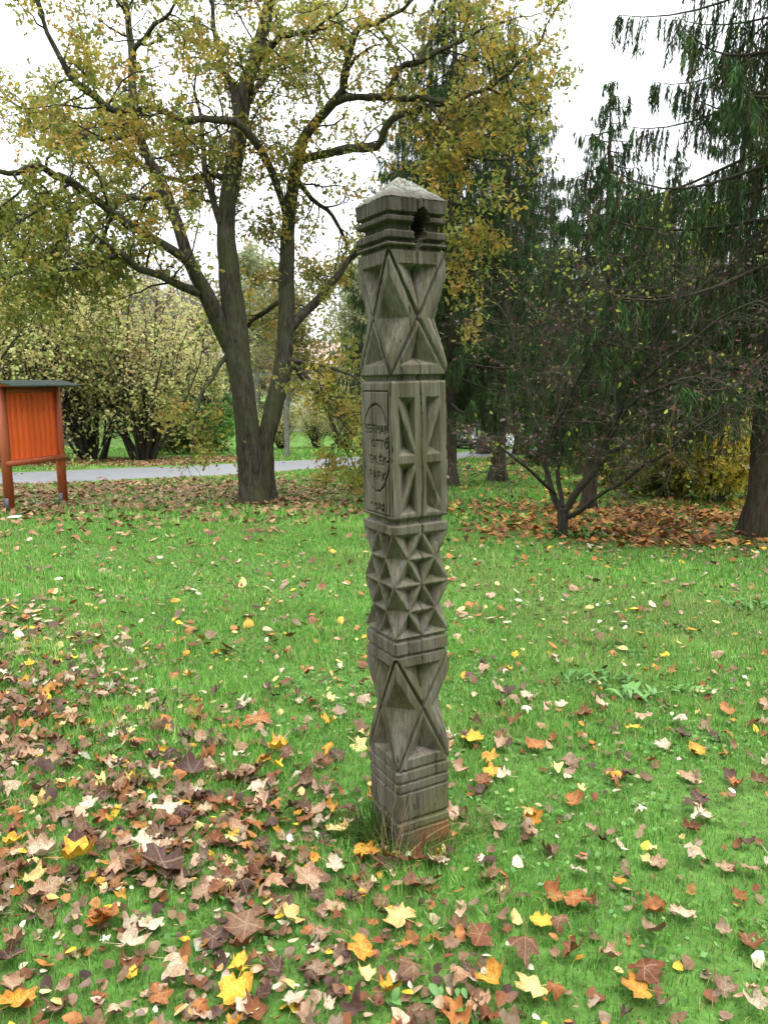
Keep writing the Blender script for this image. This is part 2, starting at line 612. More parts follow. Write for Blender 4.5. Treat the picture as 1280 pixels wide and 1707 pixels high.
# ------------------------------------------------------------------ the carved post
AH = 0.100
ALPHA = R(28)
C0 = np.array([0.052, 2.427])
pc = C0 + AH * np.array([math.cos(ALPHA) - math.sin(ALPHA), math.sin(ALPHA) + math.cos(ALPHA)])
post = empty('carved_post', (pc[0], pc[1], 0.0))
post.rotation_mode = 'XYZ'
post.rotation_euler = (0, R(-1.15), ALPHA)
post.rotation_mode = 'ZYX'
post.rotation_euler = (R(0.0), R(-1.15), ALPHA)
post.scale = (1.045, 1.045, 1.0)
tag(post, 'tall square memorial post of grey weathered timber carved with triangles and an inscription', 'carved post')


def pit(u, z, poly, Q, dmax, inset):
    P = np.array(poly, float)
    c = P.mean(0)
    val = np.full(np.shape(u), 1e9)
    for i in range(len(P)):
        a, b_ = P[i], P[(i + 1) % len(P)]
        nrm = np.array([-(b_ - a)[1], (b_ - a)[0]]); nrm /= np.linalg.norm(nrm)
        if np.dot(c - a, nrm) < 0: nrm = -nrm
        d = (u - a[0]) * nrm[0] + (z - a[1]) * nrm[1] - inset
        q = np.dot(np.array(Q) - a, nrm) - inset
        val = np.minimum(val, d / q)
    return dmax * np.clip(val, 0, 1)


def vgroove(z, lo, hi, d, flat=0.4):
    m, h = (lo + hi) / 2, (hi - lo) / 2
    return d * np.clip((1 - np.abs(z - m) / h) / (1 - flat), 0, 1)


def hourglass(f, t, u, z, z0, z1, zm, top_in, bot_in, s=1.0):
    D = np.zeros_like(u)
    hz = np.where(z > zm, z1 - zm, zm - z0)
    w = np.abs(z - zm) / hz
    at_ = np.abs(t)
    grad = np.sqrt((1 / AH) ** 2 + (1 / hz) ** 2)
    dist = (at_ - w) / grad
    D = np.maximum(D, 0.012 * np.clip(1.4 - np.abs(dist) / 0.0042, 0, 1))
    c = 1.30 + np.where(z > zm, 1.04, 0.88) * w
    chip = AH * np.clip(1 - c / (1 + at_), 0, 1)
    D = np.maximum(D, chip)
    zt, zb = z1 - top_in, z0 + bot_in
    ut, ub = AH * (zt - zm) / (z1 - zm), AH * (zm - zb) / (zm - z0)
    D = np.maximum(D, pit(u, z, [(-ut, zt), (ut, zt), (0, zm)], (0, zt - 0.030 * s), 0.044, 0.0125) * (dist < 0))
    D = np.maximum(D, pit(u, z, [(-ub, zb), (ub, zb), (0, zm)], (0, zb + 0.034 * s), 0.040, 0.0125) * (dist < 0))
    return D


def stars(f, t, u, z, z0, z1):
    D = np.zeros_like(u)
    hr = (z1 - z0) / 4
    for r in range(4):
        zb, zt = z0 + r * hr, z0 + (r + 1) * hr
        off_b = 0.0 if r % 2 == 0 else 0.5       # vertices of the lower row of this band (in t)
        off_t = 0.5 - off_b
        sel = (z >= zb) & (z < zt)
        for k in np.arange(-2, 2):
            for base_z, apex_z, off in ((zb, zt, off_b), (zt, zb, off_t)):
                a = (k + off) * AH; b_ = a + AH
                if b_ <= -AH * 1.01 or a >= AH * 1.01: continue
                if abs((a + b_) / 2) > AH * 0.98: continue   # corner triangles are made by the chamfer
                q = ((a + b_) / 2, base_z + (apex_z - base_z) * 0.30)
                D = np.where(sel, np.maximum(D, pit(u, z, [(a, base_z), (b_, base_z), ((a + b_) / 2, apex_z)], q, 0.030, 0.0030)), D)
    # corners: notched in at the odd rows
    ph = (z - z0) / hr
    w = np.abs(((ph + 1) % 2) - 1)          # 0 at even rows, 1 at odd rows
    c = 2 - 0.52 * w
    rim = np.abs(np.abs(t) - (1 - 0.5 * w)) * AH
    ch = AH * np.clip(1 - (c - 0.03 * 0) / (1 + np.abs(t)), 0, 1) * 1.15
    return np.maximum(D, ch)


GLY = {
 'H': [[(0, 0), (0, 1)], [(1, 0), (1, 1)], [(0, .5), (1, .5)]], 'E': [[(1, 0), (0, 0), (0, 1), (1, 1)], [(0, .5), (.8, .5)]],
 'R': [[(0, 0), (0, 1), (.8, 1), (1, .75), (.8, .5), (0, .5)], [(.5, .5), (1, 0)]], 'M': [[(0, 0), (0, 1), (.5, .4), (1, 1), (1, 0)]],
 'A': [[(0, 0), (.5, 1), (1, 0)], [(.2, .35), (.8, .35)]], 'N': [[(0, 0), (0, 1), (1, 0), (1, 1)]],
 'O': [[(.5, 0), (.1, .2), (0, .5), (.1, .8), (.5, 1), (.9, .8), (1, .5), (.9, .2), (.5, 0)]], 'T': [[(0, 1), (1, 1)], [(.5, 1), (.5, 0)]],
 'L': [[(0, 1), (0, 0), (1, 0)]], 'K': [[(0, 0), (0, 1)], [(1, 1), (0, .45), (1, 0)]], 'P': [[(0, 0), (0, 1), (.8, 1), (1, .75), (.8, .5), (0, .5)]],
 '-': [[(0, .5), (.8, .5)]], '1': [[(.2, .75), (.6, 1), (.6, 0)]], '9': [[(.9, .6), (.5, .45), (.1, .7), (.5, 1), (.9, .7), (.8, .2), (.4, 0)]],
 '8': [[(.5, .52), (.1, .75), (.5, 1), (.9, .75), (.5, .52), (0, .25), (.5, 0), (1, .25), (.5, .52)]], '2': [[(.1, .8), (.5, 1), (.9, .75), (0, 0), (1, 0)]],
 "'": [[(.4, 1.15), (.75, 1.4)]],
}


def seg_dist(u, z, segs):
    d = np.full(np.shape(u), 1.0)
    for (ax, az), (bx, bz) in segs:
        dx, dz = bx - ax, bz - az
        k = np.clip(((u - ax) * dx + (z - az) * dz) / max(dx * dx + dz * dz, 1e-12), 0, 1)
        d = np.minimum(d, np.hypot(u - ax - k * dx, z - az - k * dz))
    return d


def text_segs():
    out = []
    # reading direction on that face runs from u=+ to u=-; e = -u
    for txt, zc, h, wd, gap, x0 in (('HERMAN', 1.443, 0.024, 0.0190, 0.0095, -0.080), ('OTTO', 1.396, 0.024, 0.0190, 0.0100, -0.026),
                                    ('EMLEK-', 1.344, 0.024, 0.0155, 0.0080, -0.046), ('PARK', 1.294, 0.024, 0.0190, 0.0105, -0.050),
                                    ('1982', 1.192, 0.021, 0.0160, 0.0090, -0.042)):
        x = x0
        for i, ch in enumerate(txt):
            gl = list(GLY[ch])
            if (txt, i) in (('OTTO', 3), ('EMLEK-', 3)): gl = gl + GLY["'"]
            for line in gl:
                for p, q in zip(line[:-1], line[1:]):
                    out.append(((-(x + p[0] * wd), zc + (p[1] - .5) * h), (-(x + q[0] * wd), zc + (q[1] - .5) * h)))
            x += wd + gap
    return out


TSEG = text_segs()


def inscription(f, t, u, z):
    D = np.zeros_like(u)
    if f == 1 or f == 3:          # lettered face and its opposite
        zb, zt, ub = 1.1700, 1.5640, 0.084
        box_ = [((-ub, zb), (ub, zb)), ((ub, zb), (ub, zt)), ((ub, zt), (-ub, zt)), ((-ub, zt), (-ub, zb))]
        D = np.maximum(D, 0.008 * np.clip(1.5 - seg_dist(u, z, box_) / 0.0021, 0, 1))
        ez, eu, zc = 0.1400, 0.0880, 1.383
        k = np.sqrt((u / eu) ** 2 + ((z - zc) / ez) ** 2)
        g = np.sqrt((u / eu ** 2) ** 2 + ((z - zc) / ez ** 2) ** 2) / np.maximum(k, 1e-6)
        D = np.maximum(D, 0.011 * np.clip(1.6 - np.abs(k - 1) / np.maximum(g, 1e-6) / 0.0026, 0, 1))
        if f == 1:
            D = np.maximum(D, 0.010 * np.clip(1.5 - seg_dist(u, z, TSEG) / 0.0024, 0, 1))
    else:
        for (ua, ub, flip) in ((-0.080, -0.012, 1), (0.017, 0.080, -1)):
            for (zb, zt, fl2) in ((1.3585, 1.5490, 1), (1.1700, 1.3420, -1)):
                sg = flip * fl2
                TL, TR, BL, BR = (ua, zt), (ub, zt), (ua, zb), (ub, zb)
                mid = 0.5 * (ua + ub)
                wq = (ub - ua)
                if sg > 0:
                    up_, lo_ = [TL, TR, BR], [TL, BL, BR]
                    qu, ql = (ub - .30 * wq, zt - .034), (ua + .30 * wq, zb + .034)
                else:
                    up_, lo_ = [TL, TR, BL], [TR, BL, BR]
                    qu, ql = (ua + .30 * wq, zt - .034), (ub - .30 * wq, zb + .034)
                D = np.maximum(D, pit(u, z, up_, qu, 0.037, 0.0045))
                D = np.maximum(D, pit(u, z, lo_, ql, 0.037, 0.0045))
    # eased top and bottom arrises
    D = np.maximum(D, 0.8 * np.clip(0.007 - (1.5964 - z), 0, 1) * 1.0)
    D = np.maximum(D, 0.8 * np.clip(0.006 - (z - 1.1586), 0, 1))
    return D


def bands(z, gl):
    D = np.zeros_like(z)
    for lo, hi, d, fl in gl:
        D = np.maximum(D, vgroove(z, lo, hi, d, fl))
    return D


def depth(name, f, t, u, z):
    if name == 'head':
        D = bands(z, [(2.0835, 2.0960, 0.012, .5), (2.040, 2.0700, 0.021, .45), (2.0065, 2.0210, 0.014, .5), (1.9835, 1.9995, 0.015, .5)])
        if f == 0:      # knocked-out hole with split edges
            D = np.maximum(D, 0)
            hw = np.interp(z, [2.005, 2.03, 2.05, 2.085, 2.10, 2.115], [0.0, 0.014, 0.025, 0.026, 0.016, 0.0]) + 0.002 * np.sin(z * 700)
            D = np.maximum(D, np.where(np.abs(u - 0.012 - 0.1 * (z - 2.05)) < hw, 0.09, 0))
            hw2 = np.interp(z, [1.975, 2.03], [0.0, 0.02])
            D = np.maximum(D, np.where((np.abs(u - 0.010) < hw2) & (z < 2.035), 0.016 + 0.25 * np.clip(z - 1.985, 0, .05), 0))
    elif name == 'upper_carving':
        D = hourglass(f, t, u, z, 1.6127, 1.9848, 1.788, 0.026, 0.020)
        D = np.maximum(D, vgroove(z, 1.5920, 1.6150, 0.017, .6))
    elif name == 'inscription_block':
        D = inscription(f, t, u, z)
    elif name == 'star_carving':
        D = np.zeros_like(u)
        s = (z > 0.765) & (z < 1.114)
        D = np.where(s, stars(f, t, u, z, 0.765, 1.114), D)
        D = np.maximum(D, vgroove(z, 1.1375, 1.1600, 0.016, .6))
        D = np.maximum(D, bands(z, [(0.7490, 0.7640, 0.010, .35), (0.6970, 0.7090, 0.011, .4)]))
    elif name == 'lower_carving':
        D = hourglass(f, t, u, z, 0.3000, 0.6970, 0.5102, 0.020, 0.024)
        D = np.maximum(D, bands(z, [(0.2935, 0.3045, 0.009, .4)]))
    else:
        D = bands(z, [(0.2935, 0.3045, 0.009, .4), (0.2500, 0.2600, 0.009, .4), (0.2125, 0.2225, 0.008, .4), (0.0670, 0.0790, 0.007, .4)])
        D = np.maximum(D, np.where((z > 0.100) & (z < 0.125), np.interp(z, [0.100, 0.106, 0.125], [0.0, 0.014, 0.0]), 0))
        D = np.maximum(D, np.where(z > 0.06, 0.0, 0.004))
        D = np.maximum(D, np.interp(z, [0.125, 0.2125], [0.003, 0.0]))
    # long drying check down one face, a short one low on the other
    if f == 0:
        uc = 0.0035 + 0.004 * np.sin(z * 5.1 + 1) + 0.0015 * np.sin(z * 31) - 0.006 * np.clip(1.0 - z, 0, 1)
        wv = np.interp(z, [0.5, 0.62, 0.8, 1.2, 1.6, 1.75, 2.0, 2.14], [0, 0.0010, 0.0020, 0.0030, 0.0026, 0.0018, 0.0022, 0.0018])
        D = D + np.where(np.abs(u - uc) < wv, 0.016, 0)
    if f == 1:
        uc = -0.018 + 0.003 * np.sin(z * 9)
        wv = np.interp(z, [0.1, 0.2, 0.45, 0.66, 0.72], [0.0015, 0.0019, 0.0016, 0.0012, 0])
        D = D + np.where(np.abs(u - uc) < wv, 0.012, 0)
        for u0, za, zb in ((-0.045, 2.02, 2.14), (0.03, 2.05, 2.14), (0.055, 1.9, 2.14), (-0.06, 1.12, 1.3), (0.02, 1.45, 1.58), (0.05, 0.8, 1.0), (0.06, 0.0, 0.3)):
            D = D + np.where((np.abs(u - u0 - 0.002 * np.sin(z * 40)) < 0.0011) & (z > za) & (z < zb), 0.006, 0)
    if f == 0:
        for u0, za, zb in ((-0.05, 2.09, 2.14), (0.06, 1.93, 2.14), (-0.03, 1.74, 1.97), (0.05, 1.2, 1.3), (-0.062, 1.60, 1.72), (0.07, 0.95, 1.2), (-0.05, 0.70, 0.86), (0.045, 0.1, 0.34), (-0.04, 0.0, 0.22)):
            D = D + np.where((np.abs(u - u0 - 0.002 * np.sin(z * 40)) < 0.0009) & (z > za) & (z < zb), 0.005, 0)
    # hand-worn surface
    D = D + 0.0006 * np.sin(u * 310 + 9 * np.sin(z * 3)) + 0.0008 * np.sin(z * 23 + u * 40) + 0.0006
    chips = np.clip(np.sin(z * 61 + f) + np.sin(z * 23 + 1 + f) + np.sin(z * 151) - 1.3, 0, 1.2) * np.clip(np.abs(t) - 0.93, 0, 1) * 0.11
    arris = (np.clip(np.abs(t) - 0.955, 0, 1) * 0.10 + chips) * (D < 0.003)
    return D + arris * (0.7 + 0.5 * np.sin(z * 37))


def post_section(name, z0, z1, dz, nvis, nhid):
    b = MB()
    nz = int((z1 - z0) / dz) + 1
    zz = np.linspace(z0, z1, nz)
    cols_x, cols_y, Ds = [], [], []
    for f in range(4):                       # 0: the plain-carved visible face (-y), 1: lettered face (-x), 2: +x, 3 -> opposite
        n = nvis if f < 2 else nhid
        t = np.linspace(-1, 1, n + 1)
        tg, zg = np.meshgrid(t, zz)
        D = depth(name, (0, 1, 3, 2)[f] if f > 1 else f, tg, tg * AH, zg)
        k = (1 - D / AH) * (1.015 if name == 'head' else 1.0)
        kx = np.where(D > 0.08, 1.015, k)
        if f == 0: px_, py_ = tg * AH * kx, -AH * k
        elif f == 1: px_, py_ = -AH * k, tg * AH * k
        elif f == 2: px_, py_ = AH * k, tg * AH * k
        else: px_, py_ = tg * AH * k, AH * k
        V = np.stack([px_, py_ * np.ones_like(tg), zg], -1)
        I = np.arange(nz * (n + 1)).reshape(nz, n + 1)
        q = np.stack([I[:-1, :-1], I[:-1, 1:], I[1:, 1:], I[1:, :-1]], -1).reshape(-1, 4)
        if f in (1, 3): q = q[:, ::-1]
        b.add(V.reshape(-1, 3), q)
    return b.build(name, M['post'], post)


cap_b = MB()
n = 40
g = np.linspace(-1, 1, n + 1)
gx, gy = np.meshgrid(g, g)
rr = np.maximum(np.abs(gx), np.abs(gy))
hz_ = 2.137 + 0.088 * (1 - rr)
crk = np.abs(gx * 0.9 + 0.1 * np.sin(gy * 9) - 0.03)
hz_ = hz_ - 0.010 * (crk < 0.03) - 0.022 * np.clip(1 - np.hypot(gx - .02, gy + .05) / 0.10, 0, 1) + 0.0015 * noise2(gx, gy, 4)
I = np.arange((n + 1) ** 2).reshape(n + 1, n + 1)
cap_b.add(np.stack([gx * AH * 1.02, gy * AH * 1.02, hz_], -1).reshape(-1, 3), np.stack([I[:-1, :-1], I[:-1, 1:], I[1:, 1:], I[1:, :-1]], -1).reshape(-1, 4))
tag(cap_b.build('cap', M['post'], post), 'pyramid cap crusted with pale lichen')
post_section('head', 1.9848, 2.137, 0.0020, 84, 40)
post_section('upper_carving', 1.5950, 1.9848, 0.0025, 80, 26)
tag(post_section('inscription_block', 1.1586, 1.5950, 0.0017, 120, 24), 'block lettered HERMAN OTTO EMLEK- PARK 1982 in an oval')
post_section('star_carving', 0.6970, 1.1586, 0.0025, 80, 26)
post_section('lower_carving', 0.3000, 0.6970, 0.0026, 80, 26)
tag(post_section('foot', -0.05, 0.3000, 0.0030, 60, 20), 'banded foot with reddish bare wood at the ground')

# ------------------------------------------------------------------ notice board
def woodpaint(name, c, dark):
    m, nt, b = new_mat(name, 0.55, 0.35)
    oi = nd(nt, 'ShaderNodeObjectInfo')
    v = coords(nt, 'Object', (1, 1, 0.08))
    n1 = noise(nt, v, 55, 5, 0.6)
    c_ = ramp(nt, n1, [(0.3, dark), (0.6, c)])
    vr = nd(nt, 'ShaderNodeMapRange'); vr.inputs['To Min'].default_value = 0.90; vr.inputs['To Max'].default_value = 1.08
    nt.links.new(oi.outputs['Random'], vr.inputs['Value'])
    kn = noise(nt, coords(nt, 'Object', (1, 1, 0.6)), 9, 3)
    c_ = mix(nt, ramp(nt, kn, [(0.66, (0, 0, 0)), (0.72, (0.6, 0.6, 0.6))]), c_, (0.10, 0.02, 0.01))
    cc = nd(nt, 'ShaderNodeCombineColor')
    for i in range(3): nt.links.new(vr.outputs[0], cc.inputs[i])
    c_ = mix(nt, 1.0, c_, cc.outputs[0], 'MULTIPLY')
    nt.links.new(c_, b.inputs['Base Color'])
    bump(nt, b, n1, 0.3, 0.004)
    return m


M['orange'] = woodpaint('orange_stained_board', (0.85, 0.14, 0.025), (0.66, 0.085, 0.017))
M['orange_post'] = woodpaint('orange_stained_post', (0.42, 0.10, 0.036), (0.27, 0.055, 0.022))
M['roofing'] = plain('mossy_roofing', (0.06, 0.082, 0.062), 0.85, 0.2, 0, 0.5, 20)
M['steel'] = plain('grey_steel', (0.09, 0.095, 0.105), 0.5, 0.5, 0.5)

PL = gp(17, 852); PR_d = 13.6
PR = at(106, 838, PR_d)
dirb = np.array([PR[0] - PL[0], PR[1] - PL[1]]); Lb = float(np.linalg.norm(dirb)); yawb = math.atan2(dirb[1], dirb[0])
board = empty('notice_board', PL, yawb)
tag(board, 'empty orange wooden notice board on two posts with a mossy roof', 'notice board')
gzr = float(H(PR[0], PR[1]) - PL[2])
HT = 1.6 - PL[2] - 0.12
for x, zb in ((0.0, 0.0), (Lb, gzr)):
    b = MB(); b.box((x, 0, (zb + 0.06 + HT) / 2), (0.11, 0.11, HT - zb - 0.06)); b.build('support_post', M['orange_post'], board)
    for s in (-1, 1):
        b = MB(); b.box((x + s * 0.061, 0, zb + 0.09), (0.008, 0.09, 0.26)); b.build('foot_bracket', M['steel'], board)
zr = EYE - PL[2] - 12.85 * math.tan(math.atan((769 - 853.5) / F) + PITCH)
b = MB(); b.box((Lb / 2, -0.012, zr), (Lb + 0.10, 0.135, 0.09)); b.build('bottom_rail', M['orange_post'], board)
b = MB(); b.box((Lb / 2, 0, HT - 0.05), (Lb - 0.112, 0.08, 0.10)); b.build('top_rail', M['orange_post'], board)
NPL = 9
pw = (Lb - 0.112) / NPL
for i in range(NPL):
    b = MB()
    w_, t_ = pw - 0.004, 0.022
    z0, z1 = zr + 0.047, HT - 0.102
    V = []
    for z in (z0, z1):
        for x, y in ((-w_ / 2, 0.012), (-w_ / 2, -0.006), (-w_ / 2 + .004, -0.011), (w_ / 2 - .004, -0.011), (w_ / 2, -0.006), (w_ / 2, 0.012)):
            V.append((x, y, z))
    fc = [[k, (k + 1) % 6, 6 + (k + 1) % 6, 6 + k] for k in range(6)]
    b.add(V, fc)
    b.build('plank', M['orange'], board, loc=(0.056 + pw * (i + .5), 0.005 + 0.002 * (i % 2), 0))
# low gable roof of overlapping strips
rf = MB(); rf.box((Lb / 2, 0, HT + 0.012), (Lb + 0.05, 0.09, 0.024)); roof_o = rf.build('roof', M['orange_post'], board)
for s in (-1, 1):
    for i in range(3):
        b = MB()
        y0, y1 = s * (0.02 + 0.135 * i), s * (0.02 + 0.135 * i + 0.16)
        za, zb_ = HT + 0.085 - 0.026 * i + 0.006, HT + 0.085 - 0.026 * (i + 1) - 0.002
        xa, xb = -0.16, Lb + 0.14
        V = [(xa, y0, za), (xb, y0, za), (xb, y1, zb_), (xa, y1, zb_)]
        V += [(x, y, z + 0.016) for x, y, z in V]
        b.add(V, [[0, 1, 2, 3], [4, 7, 6, 5], [0, 4, 5, 1], [1, 5, 6, 2], [2, 6, 7, 3], [3, 7, 4, 0]])
        b.build('roof_strip', M['roofing'], roof_o)
for x in (0.0, Lb):
    b = MB()
    b.add([(x - .03, -0.36, HT + 0.01), (x + .03, -0.36, HT + 0.01), (x + .03, 0.36, HT + 0.01), (x - .03, 0.36, HT + 0.01), (x - .03, 0, HT + 0.07), (x + .03, 0, HT + 0.07)],
          [[0, 1, 5, 4], [2, 3, 4, 5], [0, 3, 2, 1]])
    b.add([(x - .03, -0.36, HT + 0.01), (x - .03, 0, HT + 0.07), (x - .03, .36, HT + .01)], [[0, 1, 2]])
    b.add([(x + .03, -0.36, HT + 0.01), (x + .03, .36, HT + .01), (x + .03, 0, HT + 0.07)], [[0, 1, 2]])
    b.build('rafter', M['orange_post'], roof_o)

# ------------------------------------------------------------------ the oak
rng = np.random.RandomState(11)
OD = float(gp(428, 838)[1])
oak_base = gp(428, 838)
oak = empty('oak_tree', oak_base)
tag(oak, 'big forked oak with crooked mossy limbs and thin yellow-green autumn leaves beside the path', 'tree')


def px_line(pts, D0, step=0.18):
    P, Rr = [], []
    for x, y, dd, r in pts:
        p = at(x, y, D0 + dd)
        P.append(p); Rr.append(r * depth_of(p[1], p[2]) / F)
    return resample(np.array(P), np.array(Rr), step)


def limb_mesh(P, Rr, k=10, lump=0.10, flare=None):
    b = MB()
    n = len(P)
    T = norm(np.gradient(P, axis=0))
    ref = np.array([0.15, 1.0, 0.1])
    N = norm(np.cross(T, ref)); B = np.cross(T, N)
    a = np.arange(k) * 2 * math.pi / k
    s = np.linspace(0, 1, n)
    ph = rng.uniform(0, 6.28, 4)
    rad = Rr[:, None] * (1 + lump * np.sin(3 * a[None] + ph[0] + 5 * s[:, None]) * .6 + lump * np.sin(2 * a[None] + ph[1] + 23 * s[:, None]) * .5 + lump * .5 * rng.randn(n, k) * .5)
    if flare is not None:
        rad = rad * (1 + flare[:, None] * (0.6 + 0.5 * np.sin(5 * a[None] + ph[2])))
    V = P[:, None] + (N[:, None] * np.cos(a)[None, :, None] + B[:, None] * np.sin(a)[None, :, None]) * rad[..., None]
    I = np.arange(n * k).reshape(n, k)
    a0 = I[:-1]; a1 = np.roll(a0, -1, 1); b0 = I[1:]; b1 = np.roll(b0, -1, 1)
    b.add(V.reshape(-1, 3), np.stack([a0, a1, b1, b0], -1).reshape(-1, 4))
    b.add(V[-1], [list(range(k))])
    return b


OL = {
 'A': [(425, 848, 0, 33), (421, 800, 0, 27), (414, 730, 0, 25), (406, 660, 0, 25), (396, 590, 0, 26), (389, 520, 0, 24), (380, 440, 0, 21), (376, 370, .1, 19), (385, 300, .2, 18), (396, 230, .3, 17), (408, 150, .4, 16), (430, 80, .5, 14), (447, 15, .5, 12), (462, -60, .6, 10), (470, -160, .7, 6), (480, -260, .8, 3)],
 'C': [(440, 850, .15, 25), (441, 790, .15, 20), (443, 735, .15, 18), (454, 690, .2, 19), (470, 620, .3, 18), (477, 550, .4, 17), (478, 470, .5, 16), (480, 390, .5, 15), (487, 320, .5, 13), (494, 280, .5, 12), (503, 240, .5, 11), (525, 203, .4, 10), (555, 172, .3, 10), (572, 146, .2, 8)],
 'L1': [(386, 580, 0, 20), (368, 545, -.1, 18), (345, 492, -.3, 17), (318, 440, -.5, 14), (296, 375, -.5, 12), (275, 318, -.4, 11), (250, 268, -.3, 10), (228, 215, -.2, 9), (221, 150, -.1, 8), (219, 80, 0, 8), (210, 10, .2, 6), (200, -70, .3, 5), (190, -150, .4, 3)],
 'B1': [(322, 446, -.5, 11), (290, 418, -.7, 10), (250, 395, -.9, 9), (192, 358, -1.2, 9), (150, 325, -1.4, 8), (118, 302, -1.5, 9), (92, 292, -1.6, 8), (66, 276, -1.7, 7), (30, 286, -1.9, 6), (-10, 284, -2.1, 5), (-70, 270, -2.4, 3)],
 'B2': [(330, 488, -.4, 9), (305, 478, -.6, 9), (268, 460, -.9, 8), (232, 448, -1.2, 7), (205, 425, -1.5, 7), (180, 408, -1.7, 5), (160, 396, -1.8, 4), (135, 440, -2, 3), (100, 450, -2.1, 2)],
 'X': [(477, 365, .4, 8), (468, 325, .2, 8), (450, 280, -.1, 8), (430, 240, -.4, 9), (405, 212, -.6, 8), (380, 200, -.7, 8), (340, 198, -.9, 7), (300, 202, -1, 7), (278, 187, -1.1, 6), (240, 178, -1.2, 6), (192, 186, -1.3, 7), (160, 160, -1.4, 8), (130, 140, -1.5, 7), (102, 100, -1.6, 6), (80, 55, -1.7, 5), (60, 0, -1.8, 4), (30, -60, -1.9, 2)],
 'A2': [(398, 205, .3, 9), (388, 150, .4, 7), (368, 100, .6, 6), (356, 40, .8, 5), (350, -40, 1, 3)],
 'A3': [(367, 372, 0, 8), (352, 320, .2, 7), (340, 270, .4, 6), (337, 215, .6, 4), (325, 150, .8, 3)],
 'C2': [(570, 150, .2, 7), (577, 110, .1, 7), (590, 58, 0, 7), (612, 40, -.1, 6), (640, 32, -.2, 5), (672, 12, -.3, 4), (710, -30, -.4, 2)],
 'C3': [(556, 170, .3, 8), (598, 160, .1, 7), (648, 162, -.1, 7), (700, 163, -.3, 6), (745, 168, -.5, 5), (800, 152, -.7, 4), (858, 112, -.9, 3), (905, 62, -1, 2)],
 'C4': [(640, 162, -.1, 5), (656, 135, -.2, 6), (664, 115, -.25, 6), (690, 103, -.3, 6), (720, 92, -.4, 5), (780, 60, -.5, 3), (850, 30, -.6, 2)],
 'C5': [(625, 42, -.1, 3), (648, 66, -.15, 3), (666, 100, -.25, 3)],
 'C6': [(497, 268, .5, 10), (530, 258, .4, 8), (580, 247, .2, 8), (628, 243, .1, 9), (640, 220, 0, 8), (652, 197, -.1, 7), (690, 187, -.2, 7), (716, 176, -.3, 6), (742, 205, -.5, 5), (775, 250, -.8, 4), (805, 300, -1, 3), (800, 330, -1.1, 2)],
 'C7': [(716, 178, -.3, 5), (712, 220, -.5, 3), (735, 250, -.6, 3), (748, 330, -.8, 3), (770, 400, -1, 2), (800, 470, -1.2, 1.5)],
 'C8': [(482, 548, .4, 10), (508, 520, .6, 10), (535, 492, .8, 8), (565, 455, 1, 7), (595, 420, 1.2, 6), (640, 395, 1.5, 4), (700, 400, 1.8, 3)],
 'D1': [(478, 600, .3, 7), (505, 605, .1, 5), (545, 612, -.2, 4), (580, 622, -.5, 3), (604, 640, -.7, 2)],
 'D2': [(482, 597, .3, 6), (512, 628, 0, 4), (545, 668, -.3, 3), (580, 715, -.6, 2.5), (612, 740, -.8, 1.5)],
 'D3': [(484, 600, .3, 5), (505, 632, .4, 4), (540, 672, .5, 3), (558, 715, .5, 2.5), (585, 765, .5, 1.5)],
 'D4': [(378, 592, 0, 6), (358, 622, -.3, 5), (342, 645, -.5, 4), (332, 672, -.7, 3), (320, 700, -.8, 1.5)],
 'D5': [(476, 500, .4, 6), (455, 510, .7, 5), (432, 525, 1, 5), (412, 545, 1.2, 3), (395, 560, 1.5, 2)],
 'E1': [(495, 300, .5, 6), (520, 330, .9, 5), (555, 360, 1.4, 4), (575, 400, 1.8, 3)],
 'E2': [(385, 300, .2, 8), (350, 290, 1.0, 6), (300, 300, 1.8, 5), (255, 285, 2.4, 4), (190, 250, 3, 3)],
 'E3': [(400, 190, .3, 8), (440, 130, 1.2, 6), (490, 80, 2, 5), (530, 20, 2.6, 3)],
 'E4': [(420, 110, .5, 8), (470, 60, -.3, 6), (520, 50, -1, 5), (560, 20, -1.6, 3)],
 'E5': [(230, 220, -.2, 6), (180, 230, .5, 5), (120, 220, 1.2, 4), (60, 190, 1.9, 3), (0, 160, 2.4, 2)],
 'E6': [(275, 320, -.4, 6), (225, 330, .3, 5), (170, 300, 1, 4), (110, 240, 1.6, 3)],
 'E7': [(160, 333, -1.35, 4), (105, 365, -1.5, 3), (100, 400, -1.6, 3), (60, 445, -1.7, 2.5), (15, 460, -1.8, 1.5)],
 'E8': [(120, 303, -1.5, 4), (75, 340, -1.7, 3), (35, 370, -1.8, 2.5), (-20, 400, -2, 1.5)],
 'E9': [(219, 90, 0, 6), (250, 50, -.6, 5), (290, 10, -1.1, 3), (320, -40, -1.5, 2)],
 'E12': [(66, 278, -1.7, 3), (25, 325, -1.9, 2.4), (-20, 370, -2, 1.5)],
 'E13': [(190, 358, -1.2, 4), (160, 415, -1, 3), (112, 465, -.8, 2.2), (60, 490, -.6, 1.5)],
 'E14': [(140, 320, -1.4, 3.5), (75, 335, -.6, 3), (20, 352, .2, 2), (-30, 350, .6, 1.5)],
 'E15': [(205, 425, -1.5, 3.5), (150, 440, -.9, 3), (90, 430, -.3, 2), (30, 420, .2, 1.5)],
 'E10': [(745, 168, -.5, 4), (790, 190, -.2, 3), (850, 200, 0, 2.5), (890, 180, .2, 1.5)],
 'E11': [(700, 100, -.3, 4), (740, 20, .1, 3), (790, -30, .4, 2)],
}
limbs = {}
